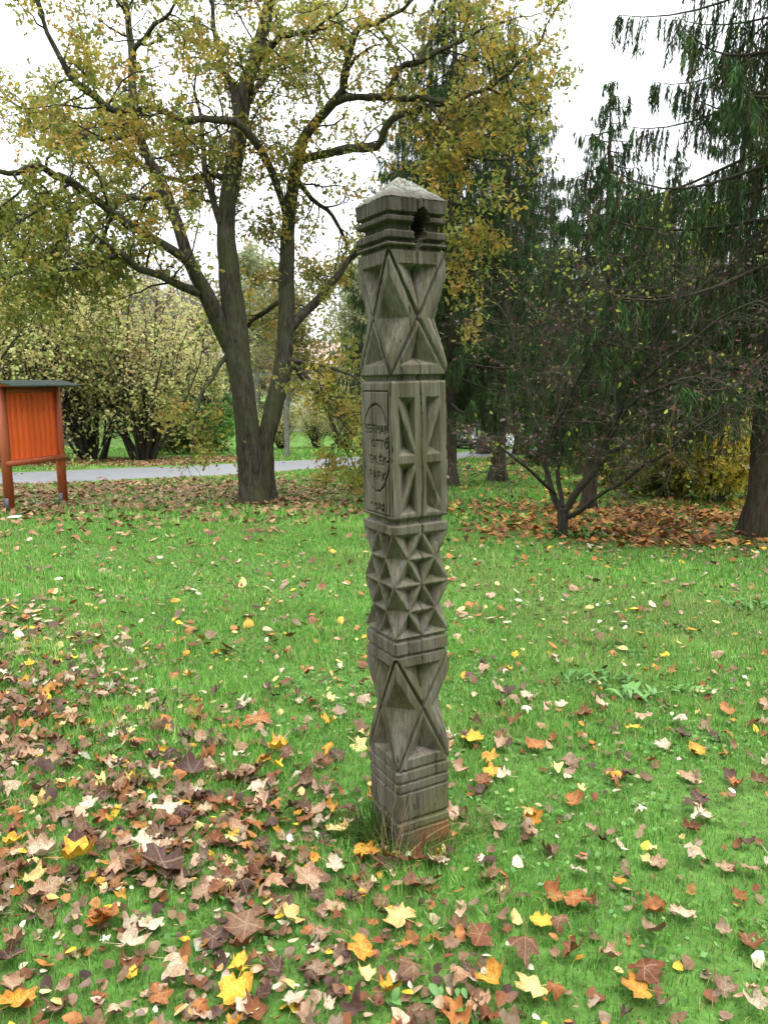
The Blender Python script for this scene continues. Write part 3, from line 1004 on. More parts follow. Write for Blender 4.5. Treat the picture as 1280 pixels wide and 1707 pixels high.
for k, pts in OL.items():
    P, Rr = px_line(pts, OD)
    P = P - oak_base
    Rr = Rr * (.80 if k in 'AC' else .80)
    wob = np.stack([0.012 * np.sin(np.arange(len(P)) * 1.7 + i * 2 + len(k)) for i in range(3)], 1)
    P = P + wob * np.clip(0.06 / np.maximum(Rr, 0.02), 0.3, 1.4)[:, None]
    fl = None
    if k in 'AC':
        fl = np.clip(1 - (P[:, 2] + 0.1) / 0.55, 0, 1) ** 2 * 0.4
    limb = limb_mesh(P, Rr, 16 if k in 'AC' else 9, 0.09, fl)
    limb.build('trunk' if k in 'AC' else 'limb', M['oak_bark'], oak, smooth=True)
    limbs[k] = (P, Rr)

# side branches, twigs, leaves
S2, D2, L2, R2 = [], [], [], []
for k, (P, Rr) in limbs.items():
    seg = np.linalg.norm(np.diff(P, axis=0), axis=1); tot = seg.sum()
    cum = np.concatenate([[0], np.cumsum(seg)])
    m = int(tot / (0.22 if k not in 'AC' else 0.32))
    pos_s = rng.uniform(0.15 * tot, tot, m)
    if k in 'AC': pos_s = rng.uniform(0.52 * tot, tot, m)
    if k in ('L1',): pos_s = rng.uniform(0.4 * tot, tot, m)
    for s in pos_s:
        i = min(np.searchsorted(cum, s) - 1, len(P) - 2)
        p = P[i] + (P[i + 1] - P[i]) * ((s - cum[i]) / seg[i])
        T = norm(P[i + 1] - P[i]); r = Rr[i]
        perp = norm(np.cross(T, rng.randn(3)))
        a = rng.uniform(0.6, 1.3)
        S2.append(p); D2.append(T * math.cos(a) + perp * math.sin(a)); L2.append(rng.uniform(0.5, 1.5)); R2.append(min(r * .5, rng.uniform(0.012, 0.024)))
    S2.append(P[-1]); D2.append(norm(P[-1] - P[-3])); L2.append(1.0); R2.append(Rr[-1] * 0.8)
S2, D2, L2, R2 = map(np.array, (S2, D2, L2, R2))
P2 = grow(rng, S2, D2, L2, 6, 0.28, 0.0)
tw = MB()
tubes(tw, P2, taper(7, R2, 0.25), 4)
S3, D3, i3, t3 = spawn(rng, P2, 8, 0.5, 1.1, 0.25)
P3 = grow(rng, S3, D3, rng.uniform(0.2, 0.6, len(S3)), 3, 0.25, -0.03)
tubes(tw, P3, taper(4, np.full(len(S3), 0.0055), 0.4), 3)
tag(tw.build('twigs', M['dark_bark'], oak), kind='stuff')


def twig_leaves(rng, P, per, jit=0.05, t0=0.3):
    Mn, n = P.shape[:2]
    idx = np.repeat(np.arange(Mn), per)
    t = rng.uniform(t0, 1, len(idx)) * (n - 1)
    i = np.minimum(t.astype(int), n - 2); fr = (t - i)[:, None]
    return P[idx, i] * (1 - fr) + P[idx, i + 1] * fr + jit * rng.randn(len(idx), 3), idx


lp, li = twig_leaves(rng, P3, 19, 0.075)
keep_tw = rng.rand(len(P3)) < 0.78
# crown is thin: some twigs already bare
sel = keep_tw[li]
wpos = lp + oak_base
bx, by, _ = proj(wpos)
# sparser in the middle of the crown, where the sky shows through
dens = 0.76 + 0.30 * noise2(wpos[:, 0], wpos[:, 2], 1.6, 0, 12)
dens = np.where((bx > 640) & (bx < 950), dens + 0.16, dens)
dens = np.where((bx < 230) & (by > 290), dens + .35, dens)
sel &= rng.rand(len(lp)) < dens
sel &= ~((by > 560) & (bx > 380) & (bx < 455) & (rng.rand(len(lp)) < 0.8))
lp = lp[sel]; li = li[sel]; bx = bx[sel]; by = by[sel]
cols = pick(rng, len(lp), [(0.19, 0.22, 0.045), (0.30, 0.29, 0.06), (0.45, 0.33, 0.06), (0.42, 0.22, 0.06), (0.12, 0.15, 0.035)], [3, 3, 2, 1.0, 1.6])
tw_tint = pick(rng, len(P3), [(0.18, 0.22, 0.045), (0.34, 0.33, 0.07), (0.56, 0.38, 0.06), (0.48, 0.25, 0.06)], [4.2, 3.0, 1.5, 0.9], 0.1)[li]
cols = 0.45 * cols + 0.55 * tw_tint
lowb = ((bx < 230) & (by > 290) & (rng.rand(len(lp)) < .7))[:, None]
cols = np.where(lowb, pick(rng, len(lp), [(.22, .25, .05), (.15, .19, .04), (.30, .28, .06)]), cols)
cr = MB()
lobed_leaves(cr, lp, rng.uniform(0.065, 0.115, len(lp)), rng, cols, 0.3, 0.3)
tag(cr.build('crown', M['crown'], oak, color=True), kind='stuff')

# ------------------------------------------------------------------ spruces
def spruce(name, seed, base, height, lower, len0, hang, dens, label, trunk_r, spikes=14, skew=0.85, sub_sp=1.0, group='spruces of the grove', zrot=0.0, lift=0.0):
    rng = np.random.RandomState(seed)
    root = empty(name, base, zrot)
    tag(root, label, 'tree', group)
    n = 22
    zz = np.linspace(-0.1, height, n)
    P = np.stack([0.04 * np.sin(zz * 0.7 + seed), 0.04 * np.cos(zz * 0.6), zz], 1)
    rad = trunk_r * np.clip(1 - zz / height, 0.02, 1) ** 0.85
    fl = np.clip(1 - zz / 0.5, 0, 1) ** 2 * 0.7
    b = limb_mesh(P, rad, 14, 0.05, fl)
    b.build('trunk', M['spruce_bark'], root, smooth=True)
    nb = int((height - lower) * dens)
    zb = lower + (height - lower) * (np.linspace(0, 1, nb) ** 1.05) * 0.985 + 0.1 * rng.rand(nb)
    az = np.arange(nb) * 2.399 + rng.uniform(-.5, .5, nb)
    L = (len0 * np.clip(1 - (zb - lower * .3) / (height - lower * .3), 0.0, 1) ** skew + 0.15) * rng.uniform(0.7, 1.12, nb)
    s = np.linspace(0, 1, 8)[None, :]
    dr = rng.uniform(0.18, 0.5, nb)[:, None] - lift
    out = L[:, None] * s * 0.96
    vert = L[:, None] * (-dr * s ** 1.2 + 0.30 * s ** 3) + (0.10 * L * (zb / height))[:, None] * s
    wob = 0.05 * L[:, None] * np.sin(s * 5 + rng.uniform(0, 6, nb)[:, None]) * s
    PB = np.stack([np.cos(az)[:, None] * out - np.sin(az)[:, None] * wob, np.sin(az)[:, None] * out + np.cos(az)[:, None] * wob, zb[:, None] + vert], -1)
    bb = MB()
    tubes(bb, PB, taper(8, 0.008 + 0.007 * L, 0.2), 5)
    # hanging branchlets
    cnt = np.maximum(6, (L * 34 * sub_sp).astype(int))
    idx = np.repeat(np.arange(nb), cnt)
    t = rng.uniform(0.10, 1.0, len(idx)) * 7
    i = np.minimum(t.astype(int), 6); fr = (t - i)[:, None]
    S = PB[idx, i] * (1 - fr) + PB[idx, i + 1] * fr
    T = norm(PB[idx, i + 1] - PB[idx, i])
    side = norm(np.cross(T, np.array([0, 0, 1.0]))) * rng.choice([-1, 1], len(idx))[:, None]
    d0 = norm(side * rng.uniform(0.05, 0.8, (len(idx), 1)) + T * rng.uniform(0.0, 0.5, (len(idx), 1)) + np.array([0, 0, -0.45]))
    ln = hang * rng.uniform(0.3, 1.0, len(idx)) * np.clip(1.15 - t / 7 * 0.65, .3, 1) * (0.45 + 0.55 * L[idx] / L.max())
    Pl = grow(rng, S, d0, ln, 4, 0.07, -0.75)
    tubes(bb, Pl[:, ::2], taper(3, np.full(len(S), 0.0045), 0.4), 3)
    tag(bb.build('branches', M['spruce_bark'], root), kind='stuff')
    m = int(spikes * 1.5)
    k = np.repeat(np.arange(len(Pl)), m)
    t = rng.uniform(0.05, 1, len(k)) * 4
    i = np.minimum(t.astype(int), 3); fr = (t - i)[:, None]
    S = Pl[k, i] * (1 - fr) + Pl[k, i + 1] * fr
    T = norm(Pl[k, i + 1] - Pl[k, i])
    rd = norm(np.cross(T, rng.randn(len(k), 3)))
    d = norm(T * 0.9 + rd * rng.uniform(0.1, 0.7, (len(k), 1)))
    w = norm(np.cross(d, rng.randn(len(k), 3)))
    ll = rng.uniform(0.06, 0.15, (len(k), 1)); ww = rng.uniform(0.004, 0.009, (len(k), 1))
    V = np.stack([S - w * ww, S + w * ww, S + d * ll], 1).reshape(-1, 3)
    bc = pick(rng, len(Pl), [(0.036, 0.074, 0.024), (0.052, 0.10, 0.032), (0.025, 0.05, 0.02), (0.07, 0.105, 0.028), (0.065, 0.055, 0.028)], [3, 3, 3, 1.4, 1.4], 0.15)
    cols = np.repeat(bc[k] * rng.uniform(0.75, 1.3, (len(k), 1)), 3, 0)
    nm = MB()
    nm.add(V, np.arange(len(V)).reshape(-1, 3), cols)
    tag(nm.build('crown', M['needle'], root, color=True), kind='stuff')
    return root


GS = 'tall spruces of the grove'
spruce('spruce_tree', 21, gp(1268, 893), 12.5, 1.75, 3.1, 1.05, 11, 'huge weeping spruce over the leaf carpet, trunk cut by the picture edge', 0.21, 18, 0.7, 1.0, GS)
sA = spruce('spruce_tree', 22, gp(748, 812), 11.5, 1.7, 2.9, 0.8, 12, 'dark spruce whose black trunk stands directly behind the carved post', 0.20, 19, 0.8, 1.0, GS)
spruce('spruce_tree', 23, gp(832, 803), 10.5, 1.75, 2.7, 0.75, 11, 'spruce with a bare brown trunk alone on the lawn before the cars', 0.19, 12, 0.8, 1.0, GS)
spruce('spruce_tree', 24, gp(986, 852), 6.6, 1.5, 2.2, 0.6, 13, 'slim spruce with a thin trunk directly behind the bare plum tree', 0.115, 13, 0.8, 1.0, GS)
spruce('spruce_tree', 25, gp(966, 792), 8.3, 0.6, 2.3, 0.6, 15, 'short pointed spruce whose tip stands out against the white sky', 0.14, 12, 0.8, 1.0, GS, lift=0.25)


def again(src, px, py, s, rz, label):
    c = copy_tree(src)
    c.location = tuple(gp(px, py)); c.rotation_euler[2] = rz; c.scale = (s, s, s)
    c['label'] = label
    return c


again(sA, 1098, 786, .8, 1.9, 'dark spruce behind the plum tree, between the slim spruce and the yellow bushes')
again(sA, 1200, 778, 1.2, 4.0, 'spruce rising behind the yellow bushes beside the huge weeping spruce')
again(sA, 668, 775, 1.0, 5.1, 'spruce beyond the path that shows above the notched top of the post')
again(sA, 812, 757, 1.6, 0.7, 'tall spruce beyond the path, filling the gap between the two trunks behind the post')
again(sA, 712, 766, 1.45, 2.6, 'spruce close behind the carved post, merging with the hanging oak leaves')
again(sA, 868, 758, 1.5, 5.7, 'dense spruce in the second row, above the parked cars')
again(sA, 1045, 786, .74, 3.6, 'dense spruce in the second row, above the brownish bush')
again(sA, 905, 772, 0.85, 3.0, 'spruce behind the lawn, half hidden by the pointed spruce')

def behind(src, x, y, s_, rz, label):
    c = copy_tree(src)
    c.location = (x, y, float(H(x, y))); c.rotation_euler[2] = rz; c.scale = (s_, s_, s_)
    c['label'] = label


# ------------------------------------------------------------------ plum tree
rng = np.random.RandomState(31)
pb0 = gp(936, 897); PD = float(pb0[1])
plum = empty('plum_tree', pb0)
tag(plum, 'low many-stemmed plum tree with bare grey twigs and a few purple leaves', 'tree')
PLM = [
 ('trunk', [(936, 906, 0, 10), (937, 880, 0, 9), (940, 850, 0, 10)]),
 ('limb', [(940, 856, 0, 8), (952, 832, 0, 8), (968, 814, -.05, 8), (998, 772, -.1, 8), (1012, 735, -.2, 7), (1024, 708, -.3, 6), (1048, 650, -.5, 5), (1082, 590, -.7, 4), (1120, 520, -.9, 3), (1150, 440, -1, 2)]),
 ('limb', [(938, 858, 0, 7), (928, 838, .05, 7), (920, 815, .1, 6), (905, 765, .2, 5), (895, 712, .3, 5), (884, 660, .4, 4), (862, 590, .5, 3), (842, 500, .6, 2)]),
 ('limb', [(938, 848, .0, 5), (934, 822, .2, 5), (930, 782, .3, 4), (935, 745, .4, 4), (926, 690, .5, 3), (934, 610, .6, 3), (945, 520, .7, 2)]),
 ('limb', [(942, 866, 0, 6), (980, 840, -.3, 5), (1026, 809, -.6, 4), (1070, 780, -.9, 4), (1114, 750, -1.2, 3), (1150, 722, -1.4, 3), (1200, 685, -1.6, 2), (1260, 665, -1.8, 1.5)]),
 ('limb', [(926, 826, .1, 4), (908, 806, -.2, 4), (884, 786, -.4, 3), (852, 758, -.6, 3), (820, 738, -.7, 2), (785, 730, -.8, 1.3)]),
 ('limb', [(1012, 738, -.2, 4), (1040, 690, -.5, 4), (1078, 656, -.8, 4), (1138, 634, -1.1, 4), (1180, 630, -1.3, 3), (1224, 648, -1.5, 3), (1264, 682, -1.6, 2)]),
 ('limb', [(1004, 760, -.1, 4), (1060, 728, .1, 4), (1120, 690, .4, 3), (1180, 640, .6, 3), (1240, 590, .8, 2)]),
 ('limb', [(1050, 648, -.5, 4), (1100, 610, -.8, 3), (1160, 560, -1, 3), (1220, 520, -1.2, 2), (1275, 490, -1.3, 1.3)]),
 ('limb', [(905, 765, .2, 4), (930, 700, -.2, 3), (970, 620, -.5, 3), (1000, 540, -.7, 2), (1020, 460, -.8, 1.5)]),
 ('limb', [(1024, 708, -.3, 4), (1030, 620, .2, 3), (1060, 520, .5, 3), (1090, 440, .7, 2)]),
 ('limb', [(1082, 590, -.7, 3), (1150, 500, -.4, 3), (1215, 440, -.2, 2), (1260, 400, 0, 1.3)]),
]
S2, D2, L2, R2 = [], [], [], []
for nm_, pts in PLM:
    P, Rr = px_line(pts, PD, 0.12)
    P = P - pb0
    P = P + 0.012 * np.stack([np.sin(np.arange(len(P)) * 1.3 + i) for i in range(3)], 1)
    limb_mesh(P, Rr * (.8 if nm_ == 'limb' else 1), 8, 0.10).build(nm_, M['dark_bark'], plum, smooth=True)
    if nm_ == 'trunk': continue
    tot = np.linalg.norm(np.diff(P, axis=0), axis=1).sum()
    m = int(tot / 0.115)
    ii = rng.randint(int(len(P) * .25), len(P) - 1, m)
    for i in ii:
        T = norm(P[i + 1] - P[i]); perp = norm(np.cross(T, rng.randn(3))); a = rng.uniform(.5, 1.2)
        S2.append(P[i]); D2.append(T * math.cos(a) + perp * math.sin(a) + np.array([0, 0, .15])); L2.append(rng.uniform(.4, 1.25)); R2.append(rng.uniform(.003, .0065))
S2, D2, L2, R2 = map(np.array, (S2, D2, L2, R2))
P2 = grow(rng, S2, D2, L2, 6, 0.22, -0.02)
tw = MB()
tubes(tw, P2, taper(7, R2, 0.35), 4)
S3, D3, i3, t3 = spawn(rng, P2, 6, .5, 1.2, .15)
P3 = grow(rng, S3, D3, rng.uniform(.15, .55, len(S3)), 4, .2, -.02)
tubes(tw, P3, taper(5, np.full(len(S3), .0032), .5), 3)
S4, D4, i4, t4 = spawn(rng, P3, 2, .5, 1.1, .2)
P4 = grow(rng, S4, D4, rng.uniform(.08, .25, len(S4)), 2, .2, 0)
tubes(tw, P4, taper(3, np.full(len(S4), .0024), .6), 3)
tag(tw.build('twigs', M['twig'], plum), kind='stuff')
lp, li = twig_leaves(rng, P3, 3, .03)
sel = rng.rand(len(lp)) < 0.75
lp = lp[sel]
wp = lp + pb0
bx, by, _ = proj(wp)
c1 = pick(rng, len(lp), [(.10, .045, .05), (.17, .10, .11), (.07, .035, .035), (.20, .09, .05), (.26, .19, .19)], [4, 2, 3, 1, .7])
c2 = pick(rng, len(lp), [(.30, .36, .05), (.30, .30, .05), (.12, .16, .035)], [2, 1, 2])
gsel = (rng.rand(len(lp)) < np.where((by < 500) & (bx < 1120), .7, .18))[:, None]
cr = MB()
leaf_cards(cr, lp, rng.uniform(.04, .075, len(lp)), rng, np.where(gsel, c2, c1), .6, .2, .25, .3)
tag(cr.build('crown', M['crown'], plum, color=True), kind='stuff')


# ------------------------------------------------------------------ shrubs and far trees
def shrub(name, base, h, spread, nst, per, pal, w, label, cat='shrub', seed=1, leaf=.09, bare=0.3, mat='dark_bark', group=None, stem_r=.03, low=.15):
    rng = np.random.RandomState(seed)
    root = empty(name, base)
    tag(root, label, cat, group)
    az = rng.uniform(0, 6.28, nst); r0 = rng.uniform(0, .12, nst) * spread
    S = np.stack([np.cos(az) * r0, np.sin(az) * r0, np.full(nst, -.05)], 1)
    tilt = rng.uniform(0.05, .75, nst) * spread / h * 1.3
    D_ = np.stack([np.cos(az) * tilt, np.sin(az) * tilt, np.ones(nst)], 1)
    L = h * rng.uniform(.65, 1.05, nst)
    P1 = grow(rng, S, D_, L, 8, .09, .02)
    st = MB(); tubes(st, P1, taper(9, stem_r * rng.uniform(.6, 1.3, nst), .2), 6)
    tag(st.build('stems', M[mat], root, smooth=True), kind='stuff')
    S2, D2, i2, t2 = spawn(rng, P1, 9, .5, 1.1, low)
    P2 = grow(rng, S2, D2, rng.uniform(.18, .36, len(S2)) * h * (1.15 - .6 * t2), 5, .2, .02)
    tw = MB(); tubes(tw, P2, taper(6, np.full(len(S2), stem_r * .25), .3), 4)
    S3, D3, i3, t3 = spawn(rng, P2, 5, .5, 1.1, .2)
    P3 = grow(rng, S3, D3, rng.uniform(.07, .16, len(S3)) * h, 3, .2, 0)
    tubes(tw, P3, taper(4, np.full(len(S3), stem_r * .12), .4), 3)
    tag(tw.build('twigs', M[mat], root), kind='stuff')
    if per > 0:
        lp, li = twig_leaves(rng, P3, per, .035 * h * .4)
        sel = rng.rand(len(lp)) < (1 - bare)
        lp = lp[sel]; li = li[sel]
        tint = pick(rng, len(P3), pal, w, .12)[li]
        cols = .6 * tint + .4 * pick(rng, len(lp), pal, w)
        cr = MB(); leaf_cards(cr, lp, leaf * rng.uniform(.7, 1.3, len(lp)), rng, cols, .7, .5, .2, .2)
        tag(cr.build('foliage', M['crown'], root, color=True), kind='stuff')
    return root


PALY = [(.60, .58, .22), (.48, .52, .18), (.62, .54, .25), (.34, .42, .13), (.52, .33, .20)]
GH = 'tall hazel shrubs behind the path'
shrub('hazel_shrub', gp(152, 768), 7.2, 4.4, 30, 7, PALY, [4, 3, 3, 2, 1.2], 'tall pale green hazel shrub whose dark stems fan out beside the notice board', seed=41, leaf=.15, group=GH, stem_r=.06)
shrub('hazel_shrub', gp(240, 768), 6.8, 4.2, 34, 7, PALY, [4, 3, 3, 2, 1.6], 'tall pale green hazel shrub with a black clump of stems, between notice board and oak', seed=42, leaf=.15, group=GH, stem_r=.065)
hz1, hz2 = [o for o in bpy.data.objects if o.name.startswith('hazel_shrub') and o.parent is None]
again(hz1, 20, 772, 1.0, 2.0, 'tall pale green hazel shrub rising behind the roof of the notice board')
again(hz2, -120, 775, 1.05, 4.0, 'tall pale green hazel shrub at the picture edge beyond the notice board')
again(hz1, 70, 758, 1.25, 3.2, 'tallest pale hazel, in the second row above the notice board')
again(hz2, 330, 752, 1.0, 1.2, 'pale hazel in the second row, half hidden behind the oak trunk')
again(hz2, 470, 750, .42, 2.2, 'low pale bush on the far lawn between the two oak stems')
again(hz1, 528, 748, .45, 0.4, 'low pale bush on the far lawn under the hanging oak twigs')
again(hz1, 575, 747, .75, 5.0, 'pale hazel on the far lawn in front of the white house')
PALG = [(.08, .20, .03), (.13, .28, .05), (.06, .14, .03)]
shrub('green_bush', gp(345, 757), 2.6, 2.2, 16, 9, PALG, [2, 2, 1], 'fresh green bush beside the oak trunk, across the path', seed=45, leaf=.13, bare=.1, stem_r=.02, low=.05)
shrub('olive_bush', gp(292, 757), 2.6, 2.0, 16, 8, [(.16, .18, .05), (.22, .2, .06), (.12, .13, .04)], [2, 1, 1], 'dull olive bush between the hazel stems and the fresh green bush', seed=46, leaf=.12, bare=.2, stem_r=.02, low=.05)
shrub('bare_tree', gp(265, 742), 12.5, 5.5, 26, 1, [(.3, .24, .2), (.26, .2, .14)], [1, 1], 'pinkish grey bare tree with fine twigs rising behind the hazels', 'tree', seed=47, leaf=.14, bare=.4, mat='pale_bark', stem_r=.06, low=.3)
shrub('bare_tree', gp(120, 742), 11.5, 5.5, 22, 2, [(.32, .28, .16), (.26, .26, .1)], [1, 1], 'thin half-bare tree above the notice board, beyond the hazels', 'tree', seed=48, leaf=.16, bare=.3, mat='pale_bark', stem_r=.06, low=.3)
# yellow bushes of the grove
PALB = [(.62, .48, .06), (.45, .43, .08), (.25, .30, .06), (.48, .25, .07)]
GB = 'bushes along the edge of the grove'
shrub('yellow_bush', gp(1108, 830), 1.7, 1.9, 16, 8, [(.16, .19, .04), (.24, .24, .05), (.10, .13, .03), (.3, .2, .05)], [3, 2, 2, 1], 'dark olive bush behind the leaf carpet, beside the plum trunk', 'shrub', seed=51, leaf=.09, bare=.15, stem_r=.014, group=GB, low=.05)
shrub('yellow_bush', gp(1190, 838), 2.0, 1.7, 16, 9, PALB, [3, 3, 2, .5], 'bright yellow bush beside the trunk of the huge weeping spruce', 'shrub', seed=52, leaf=.09, bare=.15, stem_r=.014, group=GB, low=.05)
shrub('yellow_bush', gp(1030, 812), 1.8, 1.9, 16, 8, [(.14, .16, .04), (.25, .2, .05), (.3, .16, .06)], [3, 2, 1], 'brownish green bush behind the slim spruce trunk', 'shrub', seed=53, leaf=.09, bare=.2, stem_r=.014, group=GB, low=.05)
shrub('yellow_bush', gp(1262, 832), 2.2, 1.8, 14, 8, PALB, [2, 3, 3, .5], 'yellow-green bush partly hidden behind the huge spruce trunk', 'shrub', seed=54, leaf=.09, bare=.15, stem_r=.014, group=GB, low=.05)
shrub('yellow_bush', gp(905, 778), 1.7, 2.0, 14, 7, [(.05, .07, .03), (.12, .14, .04), (.24, .2, .05)], [3, 2, 1], 'low dark bush on the lawn edge beyond the lone brown trunk', 'shrub', seed=55, leaf=.11, bare=.2, stem_r=.014, group=GB, low=.05)


def far_tree(px, D, h, rad, pal, w, label, seed, nl=7000, trunk_r=.2, leaf=.28, bark='pale_bark', c0=.3, group='trees beyond the path'):
    rng = np.random.RandomState(seed)
    p = at(px, 700, D); base = np.array([p[0], D, float(H(p[0], D))])
    root = empty('broadleaf_tree', base)
    tag(root, label, 'tree', group)
    zz = np.linspace(-.1, h * .85, 12)
    P = np.stack([.12 * np.sin(zz * .5 + seed), .12 * np.cos(zz * .4 + seed), zz], 1)
    limb_mesh(P, trunk_r * np.linspace(1, .15, 12), 8, .06).build('trunk', M[bark], root, smooth=True)
    S2, D2, i2, t2 = spawn(rng, P[None], 46, .5, 1.1, c0, 1.0)
    P2 = grow(rng, S2, D2 + np.array([0, 0, .3]), rad * rng.uniform(.6, 1.15, len(S2)) * np.clip(1.3 - t2, .3, 1), 6, .16, .03)
    bb = MB(); tubes(bb, P2, taper(7, np.full(len(S2), trunk_r * .25), .15), 5)
    S3, D3, i3, t3 = spawn(rng, P2, 12, .5, 1.1, .25)
    P3 = grow(rng, S3, D3, rng.uniform(.12, .3, len(S3)) * rad, 3, .2, 0)
    tubes(bb, P3[:, ::3], taper(2, np.full(len(S3), trunk_r * .06), .4), 3)
    tag(bb.build('branches', M[bark], root), kind='stuff')
    lp, li = twig_leaves(rng, P3, max(1, nl // len(P3)), .18)
    tint = pick(rng, len(P3), pal, w, .12)[li]
    cr = MB(); leaf_cards(cr, lp, leaf * rng.uniform(.6, 1.3, len(lp)), rng, .6 * tint + .4 * pick(rng, len(lp), pal, w), .7, .4, .2, .2)
    tag(cr.build('crown', M['crown'], root, color=True), kind='stuff')
    return root


PALE = [(.34, .36, .20), (.27, .31, .16), (.40, .36, .18)]
LIME = [(.42, .42, .06), (.34, .38, .06)]
DUN = [(.30, .24, .17), (.24, .22, .12), (.36, .30, .2)]
far_tree(482, 33, 7.5, 3.0, [(.25, .2, .07), (.3, .25, .08), (.18, .2, .06)], [1, 1, 1], 'slender grey-trunked young tree on the lawn beyond the path, beside the oak', 61, 5000, .13, .16)
ftp = far_tree(595, 58, 13, 5, PALE, [2, 2, 1], 'pale green tree far behind, next to the house roof', 62)
ftd = far_tree(330, 66, 13, 6, DUN, [2, 1, 1], 'dun brown tree far behind the bare pinkish tree', 64)
ftl = far_tree(1062, 34, 11.5, 3.0, LIME, [1, 1], 'lime yellow tree top showing between the pointed spruce and the weeping spruce', 68, 8000, .2, .2)


def far_again(src, px, D, s_, rz, label):
    c = copy_tree(src)
    x = float(at(px, 700, D)[0])
    c.location = (x, D, float(H(x, D))); c.rotation_euler[2] = rz; c.scale = (s_, s_, s_); c['label'] = label


far_again(ftp, 430, 62, 1.1, 1.0, 'pale green tree far behind, seen between the oak stems')
far_again(ftp, -90, 55, 1.0, 2.0, 'pale green tree far off at the picture edge by the notice board')
far_again(ftp, 700, 70, 1.15, 3.0, 'pale green tree far behind the carved post')
far_again(ftp, 840, 66, 1.1, 4.0, 'pale green tree far behind the parked cars')
far_again(ftp, 180, 58, 1.05, 5.0, 'pale green tree far behind the two stem clumps of hazel')
far_again(ftd, 40, 60, 1.0, 1.5, 'dun brown tree far behind the notice board')
far_again(ftd, 250, 56, .95, 3.5, 'dun brown tree rising over the hazels, left of the oak'.replace('left of', 'before'))
far_again(ftl, 1150, 38, 1.05, 1.5, 'lime yellow tree half hidden behind the weeping spruce')
far_again(ftl, 920, 50, 1.1, 2.5, 'lime yellow tree behind the dark spruces, low in a gap of the sky')
far_again(ftl, 1290, 30, .9, 3.5, 'lime yellow tree at the picture edge behind the huge spruce')
maple = far_tree(1290, 31, 10, 4, [(.45, .3, .05), (.3, .24, .05)], [1, 1], 'yellow maple added out of view behind the viewer, dropping the leaves of the drift', 73, 4500, .22, .3)  # maple inferred from the leaf drift, added unseen, also cuts frontal light
maple.location = (-6.5, -3.0, 0.0)
behind(sA, -3.6, -6.6, 1.1, 1.0, 'spruce added out of view behind the viewer, next to the yellow maple')  # unseen spruces from here on are added to block low light on the post
behind(sA, 0.3, -7.4, 1.1, 2.0, 'spruce added out of view straight behind the viewer')
behind(sA, 4.2, -6.4, 1.1, 3.0, 'spruce added out of view behind the viewer, on the plum tree side')
behind(sA, -7.8, -0.8, 1.0, 5.0, 'spruce added out of view beside the viewer, on the notice board side')
behind(sA, 2.2, -10.0, 1.25, 0.4, 'taller spruce added out of view in the second row behind the viewer')
behind(sA, -2.0, -10.4, 1.25, 1.4, 'tallest spruce added out of view in the second row, towards the maple')
behind(sA, 8.0, -3.2, 1.1, 4.0, 'spruce added out of view beside the viewer, across from the maple')
# a distant wood closes the view
rng = np.random.RandomState(77)
wd = MB()
n = 13000
xx = rng.uniform(-75, 85, n); yy = rng.uniform(82, 100, n)
top = 6.0 + 2.2 * noise2(xx, xx * 0, .5, 0, 12)
zz = H(xx, yy) + top * rng.rand(n) ** .7
leaf_cards(wd, np.stack([xx, yy, zz], 1), rng.uniform(.7, 1.5, n), rng, pick(rng, n, [(.2, .2, .12), (.14, .17, .08), (.25, .2, .13), (.10, .13, .08)]), .8, .2)
tag(wd.build('distant_wood', M['crown'], color=True), 'hazy mass of distant trees closing the far side of the park', 'woodland', kind='stuff')

# ------------------------------------------------------------------ house, cars, rail
M['wall'] = plain('white_render', (.72, .70, .66), .85, .2, 0, .06, 2)
M['tiles'] = plain('faded_roof_tiles', (.42, .30, .25), .85, .2, 0, .2, 6)
M['glass'] = plain('window_glass', (.04, .05, .06), .1, .6)
M['wframe'] = plain('window_frame', (.55, .53, .5), .6)


def house(px, D, w, d, hw, hr, rz, label):
    p = at(px, 700, D); base = (p[0], D, float(H(p[0], D)))
    root = empty('house', base, rz)
    tag(root, label, 'house')
    b = MB(); b.box((0, 0, hw / 2 - .2), (w, d, hw + .4))
    b.add([(-w / 2, -d / 2, hw), (-w / 2, d / 2, hw), (-w / 2, 0, hw + hr)], [[0, 2, 1]])
    b.add([(w / 2, -d / 2, hw), (w / 2, d / 2, hw), (w / 2, 0, hw + hr)], [[0, 1, 2]])
    b.build('wall', M['wall'], root)
    b = MB()
    for s in (-1, 1):
        V = [(-w / 2 - .4, s * (d / 2 + .5), hw - .25), (w / 2 + .4, s * (d / 2 + .5), hw - .25), (w / 2 + .4, 0, hw + hr + .05), (-w / 2 - .4, 0, hw + hr + .05)]
        V += [(x, y, z + .16) for x, y, z in V]
        b.add(V, [[0, 1, 2, 3], [4, 7, 6, 5], [0, 4, 5, 1], [1, 5, 6, 2], [2, 6, 7, 3], [3, 7, 4, 0]])
    rf = b.build('roof', M['tiles'], root)
    b = MB(); b.box((w * .2, .6, hw + hr + .2), (.6, .6, 1.2)); b.build('chimney', M['tiles'], rf)
    for i in range(int(w // 2.4)):
        x = -w / 2 + 1.3 + i * 2.4
        for z in ([1.5] if hw < 4 else [1.5, 4.1]):
            b = MB(); b.box((x, -d / 2 - .03, z), (1.15, .08, 1.35)); wo = b.build('window', M['wframe'], root)
            b = MB(); b.box((x, -d / 2 - .075, z), (.95, .02, 1.15)); b.build('pane', M['glass'], wo)
    return root


